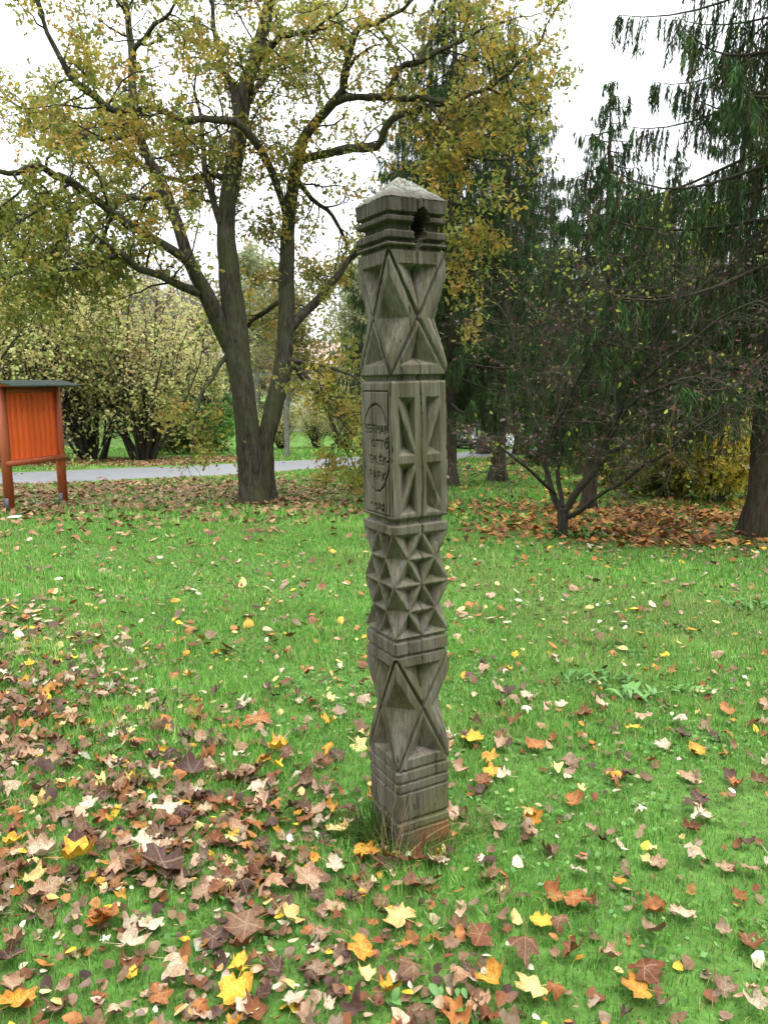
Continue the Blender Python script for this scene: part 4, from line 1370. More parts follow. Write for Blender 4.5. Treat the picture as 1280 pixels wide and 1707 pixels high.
house(536, 66, 8, 8, 3.6, 3.4, .12, 'white house with a faded pink roof glimpsed behind the hanging oak twigs')
house(20, 78, 12, 8, 3.2, 2.6, -.1, 'low white house far behind the hazels by the notice board')
M['car_white'] = plain('white_car_paint', (.75, .76, .78), .25, .6)
M['car_dark'] = plain('dark_car_paint', (.03, .035, .045), .25, .6)
M['tyre'] = plain('tyre_rubber', (.02, .02, .02), .8)
M['rim'] = plain('alloy_rim', (.5, .5, .52), .35, .5, .8)
M['lamp'] = plain('headlamp_glass', (.7, .72, .75), .1, .7)


def car(px, D, rz, paint, label):
    p = at(px, 745, D); base = (p[0], D, float(H(p[0], D)) + .02)
    root = empty('parked_car', base, rz)
    tag(root, label, 'car', 'cars parked beyond the lawn')
    prof = [(-2.05, .28), (-2.1, .6), (-2.0, .92), (-1.75, 1.0), (-1.2, 1.42), (-.6, 1.5), (.35, 1.48), (1.05, 1.02), (1.85, .88), (2.1, .66), (2.1, .3), (1.7, .24), (-1.7, .24)]
    b = MB(); n = len(prof)
    V = []
    for y, ins in ((-.86, .06), (-.8, 0), (.8, 0), (.86, .06)):
        for x, z in prof:
            tuck = .16 * max(0, (z - .95) / .5)
            yy = math.copysign(abs(y) - tuck, y)
            V.append((x * (1 - ins * .4), yy, z - ins * .3 if z > .5 else z + ins * .3))
    fc = []
    for k in range(3):
        for i in range(n):
            j = (i + 1) % n
            fc.append([k * n + i, k * n + j, (k + 1) * n + j, (k + 1) * n + i])
    b.add(V, fc)
    b.add(V[:n], [list(range(n))]); b.add(V[3 * n:], [list(range(n))[::-1]])
    b.build('body', M[paint], root)
    for s in (-1, 1):
        for q in ([(-1.12, 1.02), (-.95, 1.36), (-.45, 1.42), (-.45, 1.02)], [(-.38, 1.02), (-.38, 1.42), (.3, 1.4), (.85, 1.02)]):
            b = MB(); b.add([(x, s * (.872 - .16 * max(0, (z - .95) / .5)), z) for x, z in q] + [(x, s * (.80 - .16 * max(0, (z - .95) / .5)), z) for x, z in q],
                            [[0, 1, 2, 3], [7, 6, 5, 4], [0, 4, 5, 1], [1, 5, 6, 2], [2, 6, 7, 3], [3, 7, 4, 0]])
            b.build('side_window', M['glass'], root)
    b = MB(); b.add([(.42, -.62, 1.46), (.42, .62, 1.46), (1.02, .72, 1.07), (1.02, -.72, 1.07), (.40, -.62, 1.40), (.40, .62, 1.40), (.98, .72, 1.03), (.98, -.72, 1.03)], [[0, 3, 2, 1], [4, 5, 6, 7]])
    b.build('windscreen', M['glass'], root)
    for x in (-1.3, 1.3):
        for s in (-1, 1):
            b = MB(); a = np.arange(20) * 2 * math.pi / 20
            Vw = np.concatenate([np.stack([x + .31 * np.cos(a) * k, np.full(20, s * yv), .31 + .31 * np.sin(a) * k], 1) for yv, k in ((.68, .9), (.68, 1), (.88, 1), (.885, .65))])
            I = np.arange(80).reshape(4, 20); a0 = I[:-1]; a1 = np.roll(a0, -1, 1); b0 = I[1:]; b1 = np.roll(b0, -1, 1)
            b.add(Vw, np.stack([a0, a1, b1, b0], -1).reshape(-1, 4))
            wh = b.build('wheel', M['tyre'], root)
            b = MB(); b.add(np.concatenate([np.stack([x + .2 * np.cos(a), np.full(20, s * .883), .31 + .2 * np.sin(a)], 1), [[x, s * .87, .31]]]), [[i, (i + 1) % 20, 20] for i in range(20)])
            b.build('rim', M['rim'], wh)
    for s in (-1, 1):
        b = MB(); b.box((2.06, s * .62, .7), (.1, .32, .14)); b.build('headlight', M['lamp'], root)
    return root


car(797, 43, R(-62), 'car_white', 'white car parked beyond the lawn, seen under the spruce branches')
car(764, 44, R(-70), 'car_dark', 'dark car parked beside the white one, next to the spruce trunk behind the post')
car(829, 45, R(-66), 'car_dark', 'dark car mostly hidden behind the lone brown spruce trunk')
rail_b = gp(757, 751); rail_e = gp(838, 748)
rail = empty('rail_fence', rail_b, math.atan2(rail_e[1] - rail_b[1], rail_e[0] - rail_b[0]))
tag(rail, 'low dark wooden rail in front of the parked cars', 'fence')
Lr = float(np.hypot(*(rail_e - rail_b)[:2]))
M['old_wood'] = plain('dark_old_wood', (.045, .038, .03), .85, .2, 0, .3, 12)
for z in (.28, .5):
    b = MB(); b.box((Lr / 2, 0, z), (Lr + .4, .06, .12)); b.build('rail', M['old_wood'], rail)
for i in range(4):
    b = MB(); b.box((Lr * i / 3, .065, .28), (.1, .07, .7)); b.build('fence_post', M['old_wood'], rail)

# ------------------------------------------------------------------ weeds, tuft at the post foot
def leaf_blade_mesh(name, L, W, bend=.3, seg=5):
    b = MB(); V = []
    for i in range(seg + 1):
        s = i / seg
        w = W * math.sin(math.pi * min(1, s * .92 + .05)) ** .8 / 2 if i < seg else 0.001
        z = L * (.55 * s - bend * s * s)
        V += [(-w, L * s, z + w * .35), (0, L * s, z), (w, L * s, z + w * .35)]
    fc = []
    for i in range(seg):
        a = i * 3
        fc += [[a, a + 1, a + 4, a + 3], [a + 1, a + 2, a + 5, a + 4]]
    b.add(V, fc)
    return b.mesh(name)


M['weed'] = plain('weed_leaf', (.085, .20, .04), .5, .4, 0, .3, 18)
M['weed2'] = plain('nettle_leaf', (.06, .16, .03), .55, .35, 0, .3, 18)


def weed(px, py, label, seed, nl, L, W, mat, rad):
    rng = np.random.RandomState(seed)
    root = empty('weed_plant', gp(px, py)); tag(root, label, 'weed', 'leafy weeds in the lawn')
    me = leaf_blade_mesh('leaf', L, W); me.materials.append(M[mat])
    for i in range(nl):
        o = obj('leaf', me, None, root)
        r = rad * math.sqrt(rng.rand()); a = rng.uniform(0, 6.28)
        s = rng.uniform(.6, 1.2)
        o.location = (r * math.cos(a), r * math.sin(a) * .6, rng.uniform(0, .03)); o.rotation_euler = (rng.uniform(-.1, .5), rng.uniform(-.3, .3), rng.uniform(0, 6.28)); o.scale = (s, s, s)


weed(1000, 1142, 'dark leafy clump of weeds in the lawn beyond the post, before the plum tree', 81, 90, .055, .016, 'weed2', .24)
weed(1060, 1168, 'broad-leaved rosette beside the dark leafy clump of weeds', 82, 22, .085, .026, 'weed', .12)
weed(1140, 1160, 'small broad-leaved weed at the edge of the dark leafy clump', 83, 16, .075, .024, 'weed', .11)
weed(1250, 1015, 'dark nettle clump in the lawn near the picture edge', 84, 44, .07, .024, 'weed2', .2)
weed(945, 895, 'bright green weeds round the foot of the plum tree', 85, 60, .13, .05, 'weed2', .38)
weed(1000, 900, 'bright green weeds a step away from the plum tree foot', 88, 30, .12, .05, 'weed2', .28)
weed(60, 842, 'green weeds growing between the notice board posts', 86, 50, .14, .04, 'weed', .5)
weed(725, 1690, 'low clover-like weeds at the bottom edge below the post', 87, 30, .035, .02, 'weed', .12)


def tuft(px, py, label, seed, n, hmin, hmax, pal, rad, w=.0028):
    rng = np.random.RandomState(seed)
    c = gp(px, py)
    root = empty('grass_tuft', c); tag(root, label, 'grass tuft', 'long grass round the post foot')
    a = rng.uniform(0, 6.28, n); r = rad * np.sqrt(rng.rand(n))
    S = np.stack([r * np.cos(a), r * np.sin(a), np.full(n, -.01)], 1)
    L = rng.uniform(hmin, hmax, n)
    P = grow(rng, S, np.stack([.35 * rng.randn(n), .35 * rng.randn(n), np.ones(n)], 1), L, 6, .10, -.10)
    b = MB(); tubes(b, P, taper(7, np.full(n, w), .25), 3, None)
    b.c[-1][:] = np.repeat(pick(rng, n, pal), 21, 0)
    tag(b.build('blades', M['grass'], root, color=True), kind='stuff')


GRN = [(.07, .17, .025), (.11, .22, .04), (.05, .12, .02)]
DRY = [(.42, .33, .17), (.35, .24, .12), (.28, .22, .08)]
tuft(628, 1408, 'dark green tuft of long grass against the lettered side of the post foot', 91, 130, .08, .22, GRN, .06)
tuft(655, 1440, 'dry straw-coloured grass stalks bending over the front corner of the post foot', 92, 26, .12, .34, DRY, .06, .0016)
tuft(735, 1415, 'thin mixed grass along the reddish wood of the post foot', 93, 60, .05, .16, GRN + DRY, .07, .002)
tuft(690, 1432, 'short green grass along the front edge of the post foot', 95, 70, .04, .12, GRN, .07, .002)
tuft(600, 1400, 'wispy grass mixed with straw beside the dark green tuft', 96, 60, .05, .15, GRN + DRY, .07, .0018)
tuft(790, 1385, 'pale dry grass on the lawn just beyond the reddish wood', 94, 60, .05, .14, DRY + GRN, .10, .0016)

# ------------------------------------------------------------------ fallen leaves
def maple_pts(rng, lob=5, n=22):
    a = np.linspace(0, 2 * math.pi, n, endpoint=False) + math.pi / n
    lobes = {5: [(0, 1.0, .50), (1.05, .95, .48), (-1.05, .95, .48), (2.1, .74, .46), (-2.1, .74, .46)], 0: [(0, 1.0, 1.2), (math.pi, .75, 1.2)]}[lob]
    r = np.full(n, rng.uniform(.60, .74) if lob else .5)
    for c, h, w in lobes:
        d = np.abs((a - c + math.pi) % (2 * math.pi) - math.pi)
        r = np.maximum(r, h * np.clip(1 - d / (w * 1.5), 0, 1) ** .55)
    if lob:
        r = r * (1 + .13 * rng.randn(n)) * (1 + .14 * np.sin(a + rng.uniform(0, 6.28)))
        d = np.abs((a - math.pi + math.pi) % (2 * math.pi) - math.pi)
        r = np.where(np.abs(np.abs(a) - math.pi) < .3, .30, r)
    return a, r * .52


def leaf_template(seed, curl, fold, lob=5):
    rng = np.random.RandomState(seed)
    a, r = maple_pts(rng, lob)
    n = len(a)
    ri = np.minimum(r[::2], r[1::2]) * .55
    ai = (a[::2] + a[1::2]) / 2
    asp = rng.uniform(.85, 1.1)
    P = [(0, 0)] + [(q * math.cos(b), q * math.sin(b) * asp) for q, b in zip(ri, ai)] + [(q * math.cos(b), q * math.sin(b) * asp) for q, b in zip(r, a)]
    P = np.array(P)
    x, y = P[:, 0], P[:, 1]
    rr = np.hypot(x, y)
    ph = rng.uniform(0, 6.28)
    z = curl * 1.6 * rr ** 2 * (1 + .6 * np.sin(2 * np.arctan2(y, x) + ph)) + fold * np.abs(y) + .03 * np.sin(9 * x + ph) * (rr > .1) + .045 * rng.randn(len(x)) * (rr > .2)
    y = y * (1 - .45 * abs(fold)); x = x * (1 - .3 * abs(curl))
    m = n // 2
    F_ = []
    for i in range(m):
        j = (i + 1) % m
        F_.append((0, 1 + i, 1 + j))
        o0, o1, o2 = 1 + m + 2 * i, 1 + m + 2 * i + 1, 1 + m + (2 * i + 2) % n
        F_ += [(1 + i, o0, o1), (1 + i, o1, o2), (1 + i, o2, 1 + j)]
    V = np.stack([x, y, z - z.min()], 1)
    # petiole
    k = len(V)
    st = np.array([[0, .008, V[0, 2]], [0, -.008, V[0, 2]], [-.62, .05 + .006, V[0, 2] + .10], [-.62, .05 - .006, V[0, 2] + .10]])
    V = np.concatenate([V, st]); F_ += [(k, k + 1, k + 3), (k, k + 3, k + 2)]
    return V, np.array(F_)


FORMS = {'flat': (.15, .06), 'cupped': (.62, .12), 'folded': (.3, .7), 'upturned': (-.6, -.15)}
TPL = {}
for fi, (fn, (cu, fo)) in enumerate(FORMS.items()):
    for v in range(6):
        TPL[(fn, v)] = leaf_template(100 + fi * 10 + v, cu, fo)
TPL[('oval', 0)] = leaf_template(150, .35, .12, 0)
TPL[('oval', 1)] = leaf_template(151, .6, .2, 0)
LMESH = {}
for k, (V, Fc) in TPL.items():
    b = MB(); b.add(V, Fc); me = b.mesh('fallen_leaf'); me.materials.append(M['fallen_obj'])
    me.polygons.foreach_set('use_smooth', np.ones(len(me.polygons), bool))
    LMESH[k] = me

LC = {'bright yellow': (.78, .52, .05), 'pale yellow': (.75, .62, .25), 'cream white': (.64, .58, .44), 'pinkish tan': (.48, .33, .215), 'orange brown': (.40, .17, .05),
      'rusty brown': (.22, .085, .035), 'dull brown': (.21, .125, .07), 'dark purplish brown': (.105, .058, .043), 'golden orange': (.65, .34, .04), 'greyish brown': (.27, .19, .125)}
HAND = [  # photo x, y, width in px, colour, form, note
 (395, 1668, 78, 'bright yellow', 'flat', 'largest bright yellow maple leaf, spotted, in the lower leaf drift'), (398, 1628, 52, 'bright yellow', 'cupped', 'bright yellow leaf tucked behind the largest yellow one'),
 (668, 1545, 66, 'pale yellow', 'flat', 'yellow leaf with a pale centre in front of the post foot'), (600, 1598, 64, 'golden orange', 'flat', 'golden leaf with a brown tip in front of the post'),
 (902, 1551, 48, 'bright yellow', 'flat', 'clean bright yellow leaf alone on the grass past the post'), (815, 1648, 58, 'golden orange', 'cupped', 'golden yellow leaf standing up in the grass near the bottom edge'),
 (1072, 1648, 78, 'rusty brown', 'upturned', 'large brown leaf with a yellow rim beneath, near the bottom corner'), (1066, 1668, 56, 'golden orange', 'flat', 'yellow-orange leaf peeping out under the large brown one'),
 (1140, 1544, 50, 'cream white', 'flat', 'clean white maple leaf lying open on the grass'), (1152, 1440, 44, 'cream white', 'upturned', 'white arched leaf shining in the grass beyond the open white one'),
 (962, 1467, 38, 'cream white', 'flat', 'small white lobed leaf behind the row of brown leaves'), (890, 1667, 64, 'pale yellow', 'flat', 'broad cream and tan leaf near the bottom edge past the post'),
 (785, 1246, 48, 'bright yellow', 'flat', 'yellow leaf just behind the post foot'), (128, 1443, 72, 'bright yellow', 'folded', 'half folded yellow and cream leaf in the dense drift'),
 (240, 1420, 62, 'cream white', 'flat', 'cream lobed leaf on the dark purplish one in the drift'), (285, 1640, 64, 'cream white', 'upturned', 'crinkled cream leaf with dark stains in the lower drift'),
 (218, 1590, 66, 'cream white', 'folded', 'folded cream leaf standing on edge in the lower drift'), (50, 1482, 56, 'pale yellow', 'cupped', 'pale yellow leaf among brown ones at the drift edge'),
 (490, 1682, 50, 'cream white', 'flat', 'white star-shaped leaf at the bottom edge'), (548, 1694, 40, 'cream white', 'folded', 'white folded leaf at the bottom edge beside the star-shaped one'),
 (465, 1261, 44, 'bright yellow', 'folded', 'narrow yellow leaf behind the drift'), (432, 1212, 62, 'orange brown', 'flat', 'wide orange leaf with wavy edge behind the drift'),
 (512, 1482, 70, 'pinkish tan', 'flat', 'large pinkish tan leaf lying open before the post'), (555, 1458, 40, 'cream white', 'flat', 'cream leaf touching the large pinkish tan one'),
 (528, 1448, 28, 'golden orange', 'oval', 'small oval golden leaf above the large pinkish tan one'), (275, 1365, 66, 'cream white', 'flat', 'cream leaf stretched out at the back of the drift'),
 (150, 1353, 42, 'cream white', 'flat', 'small cream leaf at the back of the drift'), (272, 1452, 86, 'dark purplish brown', 'cupped', 'big dark purplish leaf beneath the cream lobed one'),
 (412, 1562, 92, 'dull brown', 'flat', 'very large dull brown leaf in the middle of the drift'), (618, 1160, 46, 'pinkish tan', 'upturned', 'arched tan leaf close behind the post'),
 (612, 1180, 36, 'cream white', 'upturned', 'small cream leaf in front of the arched tan one behind the post'), (765, 1298, 42, 'pinkish tan', 'folded', 'folded beige leaf against the back of the post foot'),
 (1085, 1568, 58, 'greyish brown', 'oval', 'smooth oval grey-brown leaf with a point'), (920, 1508, 46, 'orange brown', 'cupped', 'curled orange-brown leaf leading the row of brown leaves'),
 (955, 1515, 58, 'orange brown', 'flat', 'orange-brown leaf in the middle of the row of brown leaves'), (985, 1522, 40, 'rusty brown', 'folded', 'dark folded leaf at the end of the row of brown leaves'),
 (35, 1692, 72, 'golden orange', 'flat', 'yellow-orange leaf in the bottom corner of the drift'), (22, 1665, 50, 'pinkish tan', 'cupped', 'tan leaf behind the yellow-orange one in the bottom corner'),
 (690, 1444, 62, 'rusty brown', 'cupped', 'curled brown leaf caught at the front corner of the post'), (605, 1436, 48, 'golden orange', 'flat', 'yellow-orange leaf at the lettered side of the post foot'),
 (585, 1384, 34, 'cream white', 'oval', 'round cream leaf beside the green tuft at the post'), (555, 1360, 34, 'golden orange', 'folded', 'small golden leaf behind the round cream one'),
 (880, 1167, 30, 'cream white', 'flat', 'white leaf beside the dark clump of weeds'), (935, 1183, 26, 'cream white', 'flat', 'small white leaf in front of the dark clump of weeds'),
 (1055, 1223, 32, 'bright yellow', 'flat', 'yellow leaf in front of the broad-leaved rosette'), (897, 1257, 44, 'orange brown', 'oval', 'long orange-brown leaf on the open grass beyond the post'),
 (1102, 1251, 32, 'cream white', 'flat', 'pale leaf on the open grass beyond the white arched one'), (1252, 1466, 40, 'pinkish tan', 'flat', 'beige leaf at the picture edge level with the post foot'),
 (1258, 1692, 56, 'cream white', 'folded', 'long cream leaf in the bottom corner of the open grass'), (22, 1418, 44, 'bright yellow', 'folded', 'yellow leaf at the picture edge of the dense drift'),
 (72, 1440, 62, 'cream white', 'folded', 'cream leaf beside the half folded yellow one'), (205, 1508, 30, 'golden orange', 'folded', 'narrow golden leaf standing in the grass of the drift'),
 (480, 1545, 58, 'pale yellow', 'folded', 'pale yellow leaf folded lengthwise before the post'), (800, 1575, 62, 'rusty brown', 'flat', 'wide brown leaf with ragged edge past the post'),
 (870, 1612, 70, 'dull brown', 'upturned', 'large dull brown leaf behind the broad cream one'), (955, 1600, 60, 'rusty brown', 'folded', 'brown leaf standing on edge past the clean yellow one'),
 (1010, 1608, 44, 'pinkish tan', 'cupped', 'tan leaf beside the brown one standing on edge'), (465, 1635, 58, 'dark purplish brown', 'folded', 'very dark leaf standing next to the largest yellow one'),
 (640, 1190, 30, 'pale yellow', 'flat', 'pale leaf seen at the edge of the post'), (830, 1250, 40, 'pinkish tan', 'folded', 'tan leaf with yellow neighbour behind the post foot'),
 (1108, 1100, 22, 'bright yellow', 'flat', 'small yellow leaf beyond the dark clump of weeds'), (320, 1300, 56, 'dark purplish brown', 'cupped', 'dark curled leaf at the top of the drift'),
]
rng = np.random.RandomState(99)
GL = 'fallen leaves on the lawn'
H2 = np.array([pc[0], pc[1]])


def place_leaf(p, width, colname, form, var, label, yaw, tilt, lift, colmul):
    o = bpy.data.objects.new('fallen_leaf', LMESH[(form, var)])
    COL.objects.link(o)
    o.location = (float(p[0]), float(p[1]), float(H(p[0], p[1])) + lift)
    o.rotation_euler = (tilt[0], tilt[1], yaw)
    o.scale = (width,) * 3
    c = np.clip(np.array(LC[colname]) * colmul, .01, .9)
    o.color = (*[float(q) for q in c], 1)
    tag(o, label, 'leaf', GL)
    return o


taken = []
for (x, y, w, c, fm, lab) in HAND:
    p = gp(x, y)
    dep = depth_of(p[1], p[2])
    place_leaf(p, w / F * dep * 1.12, c, fm, rng.randint(2) if fm == 'oval' else rng.randint(6), lab, rng.uniform(0, 6.28), (rng.uniform(-.25, .35), rng.uniform(-.3, .3)), .028, rng.uniform(.9, 1.08))
    taken.append(p[:2])


def litter(px, py):
    """how thickly leaves lie at a spot of the photograph, 0..1"""
    drift = 1 / (1 + np.exp(-(py - (985 + .62 * px)) / 60.0)) * np.clip((1150 - px) / 500, .12, 1)
    low = 1 / (1 + np.exp(-(py - 1440) / 60.0)) * np.clip(.42 - (px - 420) / 2200, .24, .42)
    base = .10 + .06 * np.clip((py - 1050) / 200, 0, 1)
    d = np.maximum(np.maximum(drift * .86, low), base)
    d = np.where((py > 1180) & (py < 1420) & (px > 560), np.maximum(base, .14), d)
    d = np.where(py < 1000, np.where(px < 640, .07, .12), d)
    oakc = np.exp(-((py - 833) / 34) ** 2) * np.clip((700 - px) / 200, 0, 1) * .72
    grove = np.clip((px - 735) / 260, 0, 1) * np.exp(-((py - 878 - .02 * px + 20) / 42) ** 2) * 1.25
    shr = np.where((py > 752) & (py < 778) & (px < 420), .9, 0)
    return np.clip(np.maximum.reduce([d, oakc, grove, shr]), 0, 1)


PALN = ['dull brown', 'dark purplish brown', 'rusty brown', 'pinkish tan', 'greyish brown', 'orange brown', 'cream white', 'pale yellow', 'golden orange', 'bright yellow']
WN = np.array([4.6, 3, 3.2, 4.2, 3.4, 2.4, 1.5, .8, .6, .5]); WN /= WN.sum()
# near field candidates
cand = []
for (y0, y1, n_) in ((1.25, 2.2, 950), (2.2, 3.5, 2300), (3.5, 6.0, 5600), (6.0, 9.0, 6500)):
    yy = rng.uniform(y0, y1, n_); hwid = .56 * yy + .45
    xx = rng.uniform(-1, 1, n_) * hwid
    zz = H(xx, yy)
    bx, by, dep = proj(np.stack([xx, yy, zz], 1))
    clump = .85 + .28 * noise2(xx, yy, 1.4, 0, 15)
    ok = rng.rand(n_) < litter(bx, by) * np.clip(clump, .15, 1.7)
    ok &= np.hypot(xx - pc[0], yy - pc[1]) > .16
    for i in np.nonzero(ok)[0]:
        cand.append((xx[i], yy[i], dep[i], bx[i], by[i]))
cand = np.array(cand)
tk = np.array(taken)
dmin = np.min(np.hypot(cand[:, None, 0] - tk[None, :, 0], cand[:, None, 1] - tk[None, :, 1]), 1)
cand = cand[dmin > .05]
cw = .036 + .078 * rng.rand(len(cand)) ** 1.3
cw = np.where(cand[:, 1] > 4, cw * .85, cw)
ci = rng.choice(len(PALN), len(cand), p=WN)
drifty = 1 / (1 + np.exp(-(cand[:, 4] - (985 + .62 * cand[:, 3])) / 45.0))
ci = np.where((drifty < .4) & (rng.rand(len(cand)) < .22), rng.choice([3, 5, 6, 7, 8], len(cand)), ci)
fm_names = list(FORMS)
cf = rng.choice(5, len(cand), p=[.27, .24, .20, .15, .14])
inframe = (cand[:, 3] > 5) & (cand[:, 3] < 1275) & (cand[:, 4] < 1700) & ~((np.abs(cand[:, 3] - 675) < 75) & (cand[:, 4] < 1390))
score = cw / cand[:, 2] * inframe
order = np.argsort(-score)
NSING = 300 - len(HAND)
single = order[:NSING]
rest = order[NSING:]
# wording of where each single leaf lies
groups = {}
for i in single:
    x, y, dep, bx, by = cand[i]
    if by > 1560: zone = ('at the bottom edge of the drift' if bx < 430 else 'at the bottom edge below the post' if bx < 850 else 'at the bottom edge in open grass')
    elif by > 1400: zone = 'in the drift before the post' if bx < 380 else 'just in front of the post' if bx < 760 else 'on open grass before the post'
    elif by > 1250: zone = 'in the thick of the drift' if bx < 330 else 'between drift and post' if bx < 640 else 'on grass just behind the post'
    else: zone = 'at the back of the drift' if bx < 640 else 'on the lawn behind the post'
    fm = fm_names[cf[i]] if cf[i] < 4 else 'oval'
    groups.setdefault((PALN[ci[i]], fm, zone), []).append(i)
ORD = ['first', 'second', 'third', 'fourth', 'fifth', 'sixth', 'seventh', 'eighth', 'ninth', 'tenth', 'eleventh', 'twelfth', 'thirteenth', 'fourteenth', 'fifteenth']
for (cn, fm, zone), ids in groups.items():
    ids = sorted(ids, key=lambda i: math.hypot(cand[i][0] - H2[0], cand[i][1] - H2[1]))
    for r_, i in enumerate(ids):
        lab = f'{fm} {cn} leaf {zone}'
        if len(ids) > 1: lab += f', {ORD[min(r_, 14)]} out from post'
        place_leaf(cand[i], cw[i], cn, fm, rng.randint(2) if fm == 'oval' else rng.randint(6), lab, rng.uniform(0, 6.28), (rng.normal(0, .16), rng.normal(0, .16)), rng.uniform(.008, .026), rng.uniform(.75, 1.2))


def scatter(mb, P, W, cols, tpl_keys, rng, tilt=.3, lift=(.01, .035)):
    n = len(P)
    yaw = rng.uniform(0, 6.28, n); ax = np.clip(rng.normal(0, tilt, n), -.6, .6); ay = np.clip(rng.normal(0, tilt, n), -.6, .6)
    which = rng.randint(0, len(tpl_keys), n)
    for k, key in enumerate(tpl_keys):
        s = np.nonzero(which == k)[0]
        if not len(s): continue
        V, Fc = key
        v = V[None] * W[s, None, None]
        x, y, z = v[..., 0], v[..., 1], v[..., 2]
        z = z + x * np.tan(ax[s])[:, None] + y * np.tan(ay[s])[:, None]
        c, sn = np.cos(yaw[s])[:, None], np.sin(yaw[s])[:, None]
        Q = np.stack([x * c - y * sn + P[s, 0, None], x * sn + y * c + P[s, 1, None], z + P[s, 2, None] + rng.uniform(*lift, (len(s), 1))], -1)
        nv = V.shape[0]
        F_ = (Fc[None] + (np.arange(len(s)) * nv)[:, None, None]).reshape(-1, 3)
        mb.add(Q.reshape(-1, 3), F_, np.repeat(cols[s], nv, 0))


lit = MB()
rp = cand[rest]
rc = np.array([LC[PALN[k]] for k in ci[rest]]) * rng.uniform(.7, 1.2, (len(rest), 1))
nearm = rp[:, 1] < 4.6
full = [TPL[(f_, v)] for f_ in FORMS for v in range(6)]
Pz = np.stack([rp[:, 0], rp[:, 1], H(rp[:, 0], rp[:, 1])], 1)
scatter(lit, Pz[nearm], cw[rest][nearm], rc[nearm], full, rng)


def simple_leaf(curl):
    V = np.array([(0, 0, 0), (.5, 0, curl), (.2, .3, curl * .8), (-.25, .42, curl * .5), (-.4, 0, curl * .3), (-.2, -.4, curl * .6), (.2, -.32, curl)], float)
    V[:, 2] -= V[:, 2].min()
    return V, np.array([(0, 1, 2), (0, 2, 3), (0, 3, 4), (0, 4, 5), (0, 5, 6), (0, 6, 1)])


simp = [simple_leaf(c) for c in (.08, .22, -.2, .35)]
scatter(lit, Pz[~nearm], cw[rest][~nearm], rc[~nearm], simp, rng)
# crumbs and broken bits among the drift
n_ = 15000
yy = 1.25 + 8.5 * rng.rand(n_) ** 1.1; xx = rng.uniform(-1, 1, n_) * (.56 * yy + .3)
zz = H(xx, yy); bx, by, dep = proj(np.stack([xx, yy, zz], 1))
ok = rng.rand(n_) < np.clip(litter(bx, by) * 1.1, .22, 1)
ok &= np.hypot(xx - pc[0], yy - pc[1]) > .15
scatter(lit, np.stack([xx, yy, zz], 1)[ok], rng.uniform(.012, .045, ok.sum()), pick(rng, int(ok.sum()), [LC[q] for q in PALN], WN), simp, rng, .5, (.006, .03))
# far carpets under oak, hazels and grove
n_ = 150000
yy = 9 + 23 * rng.rand(n_) ** .9; xx = rng.uniform(-1, 1, n_) * (.58 * yy)
zz = H(xx, yy); bx, by, dep = proj(np.stack([xx, yy, zz], 1))
ok = rng.rand(n_) < litter(bx, by) * np.clip(.75 + .35 * noise2(xx, yy, .8, 0, 15), .1, 1.4) * .45
ok &= ~on_path(xx, yy, .05) | (rng.rand(n_) < .02)
P_ = np.stack([xx, yy, zz], 1)[ok]
bx = bx[ok]
warm = np.array([[.44, .19, .055], [.30, .12, .04], [.56, .30, .07], [.55, .40, .12], [.15, .07, .035]])
cool = np.array([[.33, .17, .085], [.24, .115, .06], [.42, .26, .14], [.5, .36, .2], [.16, .08, .05]])
k = rng.choice(5, len(P_), p=[.34, .28, .16, .07, .15])
cols = np.where((bx > 700)[:, None], warm[k], cool[k]) * rng.uniform(.7, 1.2, (len(P_), 1))
tri2 = [(np.array([(-.5, 0, .0), (0, .36, c), (.5, 0, .02), (0, -.36, c)]), np.array([(0, 2, 1), (0, 3, 2)])) for c in (.1, .25, -.0)]
scatter(lit, P_, rng.uniform(.09, .15, len(P_)), cols, tri2, rng, .35, (.012, .05))
tag(lit.build('leaf_litter', M['fallen_tint'], color=True), 'countless small fallen leaves scattered and drifted over the lawn', 'leaf litter', kind='stuff')

# scrap of paper by the notice board
pp = gp(24, 868)
b = MB(); b.add([(-.09, -.03, .05), (.08, -.035, .055), (.095, .05, .07), (-.08, .055, .06), (0, .01, .075)], [[0, 1, 4], [1, 2, 4], [2, 3, 4], [3, 0, 4]])
M['paper'] = plain('paper', (.75, .72, .62), .8)
tag(b.build('paper_scrap', M['paper'], loc=pp), 'pale scrap of paper on the grass below the notice board', 'litter')

# ------------------------------------------------------------------ grass
rng = np.random.RandomState(123)
GP_ = [(.112, .295, .038), (.165, .37, .065), (.235, .41, .095), (.07, .19, .028), (.35, .42, .15)]
gr = MB()


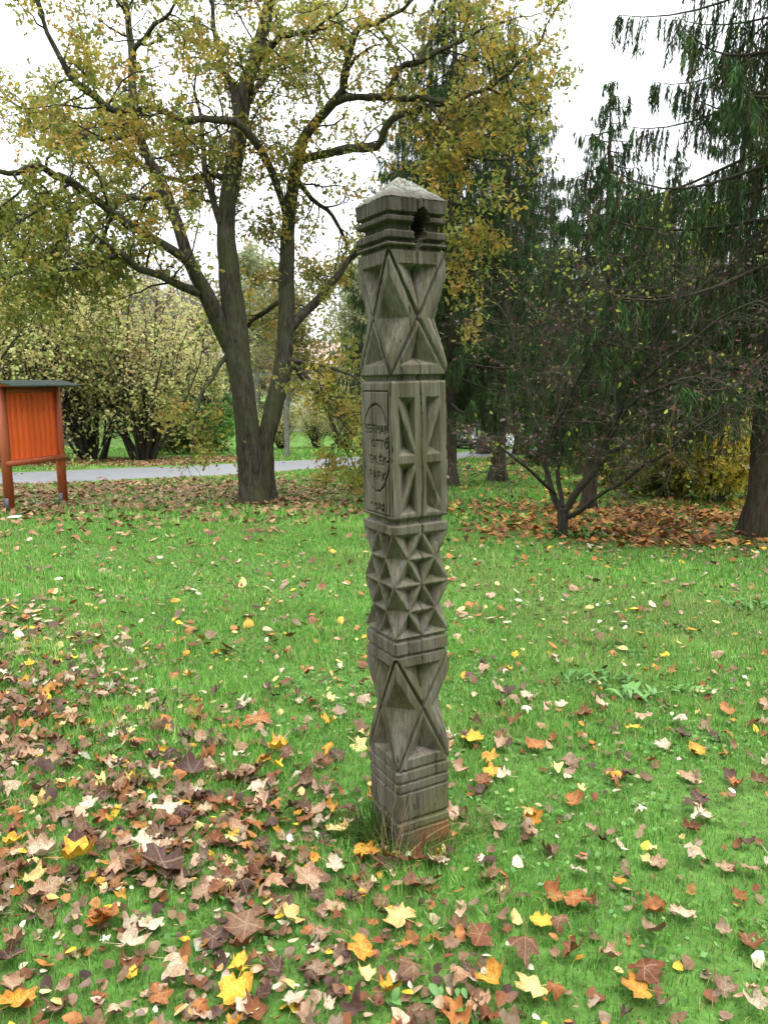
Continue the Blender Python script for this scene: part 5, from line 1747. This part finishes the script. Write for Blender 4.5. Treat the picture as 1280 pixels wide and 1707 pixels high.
def blades(n, y0, y1, hmin, hmax, wmin, wmax, seg, k=1.0):
    yy = np.sqrt(rng.uniform(y0 ** 2, y1 ** 2, n)); xx = rng.uniform(-1, 1, n) * (.58 * yy + 1.0)
    zz = H(xx, yy)
    ok = ~on_path(xx, yy, -.02) if y1 > 14 else np.ones(n, bool)
    ok &= (np.abs((xx - pc[0]) * math.cos(ALPHA) + (yy - pc[1]) * math.sin(ALPHA)) > AH + .01) | (np.abs(-(xx - pc[0]) * math.sin(ALPHA) + (yy - pc[1]) * math.cos(ALPHA)) > AH + .01)
    bx, by, dep = proj(np.stack([xx, yy, zz], 1))
    lt = litter(bx, by)
    if y1 > 9: ok &= rng.rand(n) > lt * .75
    ok &= rng.rand(n) > np.clip((noise2(xx + 21, yy - 6, 1.6, 0, 22) - .8) * .7, 0, .35)
    xx, yy, zz = xx[ok], yy[ok], zz[ok]; n = len(xx)
    nz = noise2(xx, yy, 1.2, 0, 18)
    nz2 = noise2(xx + 40, yy, 2.5, 6, 24)
    h = rng.uniform(hmin, hmax, n) * np.clip(1 + .28 * nz + .25 * nz2, .4, 2.0)
    w = rng.uniform(wmin, wmax, n)
    az = rng.uniform(0, 6.28, n)
    lean = np.abs(rng.normal(.25, .35, n)) + .05
    d = np.stack([np.cos(az), np.sin(az), np.zeros(n)], 1)
    a2 = az + rng.uniform(.9, 2.2, n)
    s = np.stack([np.cos(a2), np.sin(a2), np.zeros(n)], 1)
    S = np.stack([xx, yy, zz - .004], 1)
    up = np.array([0, 0, 1.0])
    c = pick(rng, n, GP_, [3, 3, 2, 2, 1], .15)
    c = c * np.clip(1 + .16 * nz2 + .10 * nz, .55, 1.5)[:, None]
    yel = np.clip(.5 * noise2(xx - 17, yy + 9, .7, 0, 14), 0, .4)[:, None]
    c = c * (1 - yel) + c.mean(1)[:, None] * np.array([1.25, 1.45, .5]) * yel
    dry = rng.rand(n) < np.clip(.05 + .06 * noise2(xx + 5, yy - 3, 1.8, 0, 20), .01, .25)
    c[dry] = pick(rng, int(dry.sum()), [(.40, .33, .16), (.3, .22, .1)])
    if seg == 2:
        p1 = S + up * (h * .6)[:, None] + d * (h * lean * .35)[:, None]
        p2 = S + up * (h * (1 - .3 * np.minimum(lean, 1.4)))[:, None] + d * (h * lean)[:, None]
        ws = (s * w[:, None])
        V = np.stack([S - ws, S + ws, p1 + ws * .75, p1 - ws * .75, p2], 1).reshape(-1, 3)
        i = np.arange(n) * 5
        gr.add(V, np.concatenate([np.stack([i, i + 1, i + 2], 1), np.stack([i, i + 2, i + 3], 1), np.stack([i + 3, i + 2, i + 4], 1)]), np.repeat(c, 5, 0))
    else:
        p2 = S + up * h[:, None] + d * (h * lean)[:, None]
        ws = (s * w[:, None])
        V = np.stack([S - ws, S + ws, p2], 1).reshape(-1, 3)
        gr.add(V, np.arange(3 * n).reshape(-1, 3), np.repeat(c, 3, 0))


blades(104000, 1.2, 3.2, .018, .046, .0009, .0019, 2)
blades(70000, 3.2, 4.6, .022, .050, .0020, .0038, 1)
blades(82000, 4.6, 6.0, .022, .050, .0024, .0044, 1)
blades(130000, 6.0, 11.0, .03, .06, .0035, .007, 1)
blades(110000, 11.0, 24.0, .04, .08, .009, .018, 1)
blades(45000, 24.0, 46.0, .06, .12, .02, .04, 1)
n_ = 16000
yy = np.sqrt(rng.uniform(1.25 ** 2, 5.5 ** 2, n_)); xx = rng.uniform(-1, 1, n_) * (.56 * yy + .4)
ok = (noise2(xx + 3, yy + 8, 2.2, 0, 20) > .35) & (np.hypot(xx - pc[0], yy - pc[1]) > .17)
xx, yy = xx[ok], yy[ok]
leaf_cards(gr, np.stack([xx, yy, H(xx, yy) + rng.uniform(.006, .03, len(xx))], 1), rng.uniform(.010, .028, len(xx)), rng,
           pick(rng, len(xx), [(.10, .27, .05), (.15, .33, .08), (.07, .19, .04), (.22, .34, .12)]), .8, 1.6, .1)
tag(gr.build('grass', M['grass'], color=True), 'short green lawn grass', 'grass', kind='stuff')
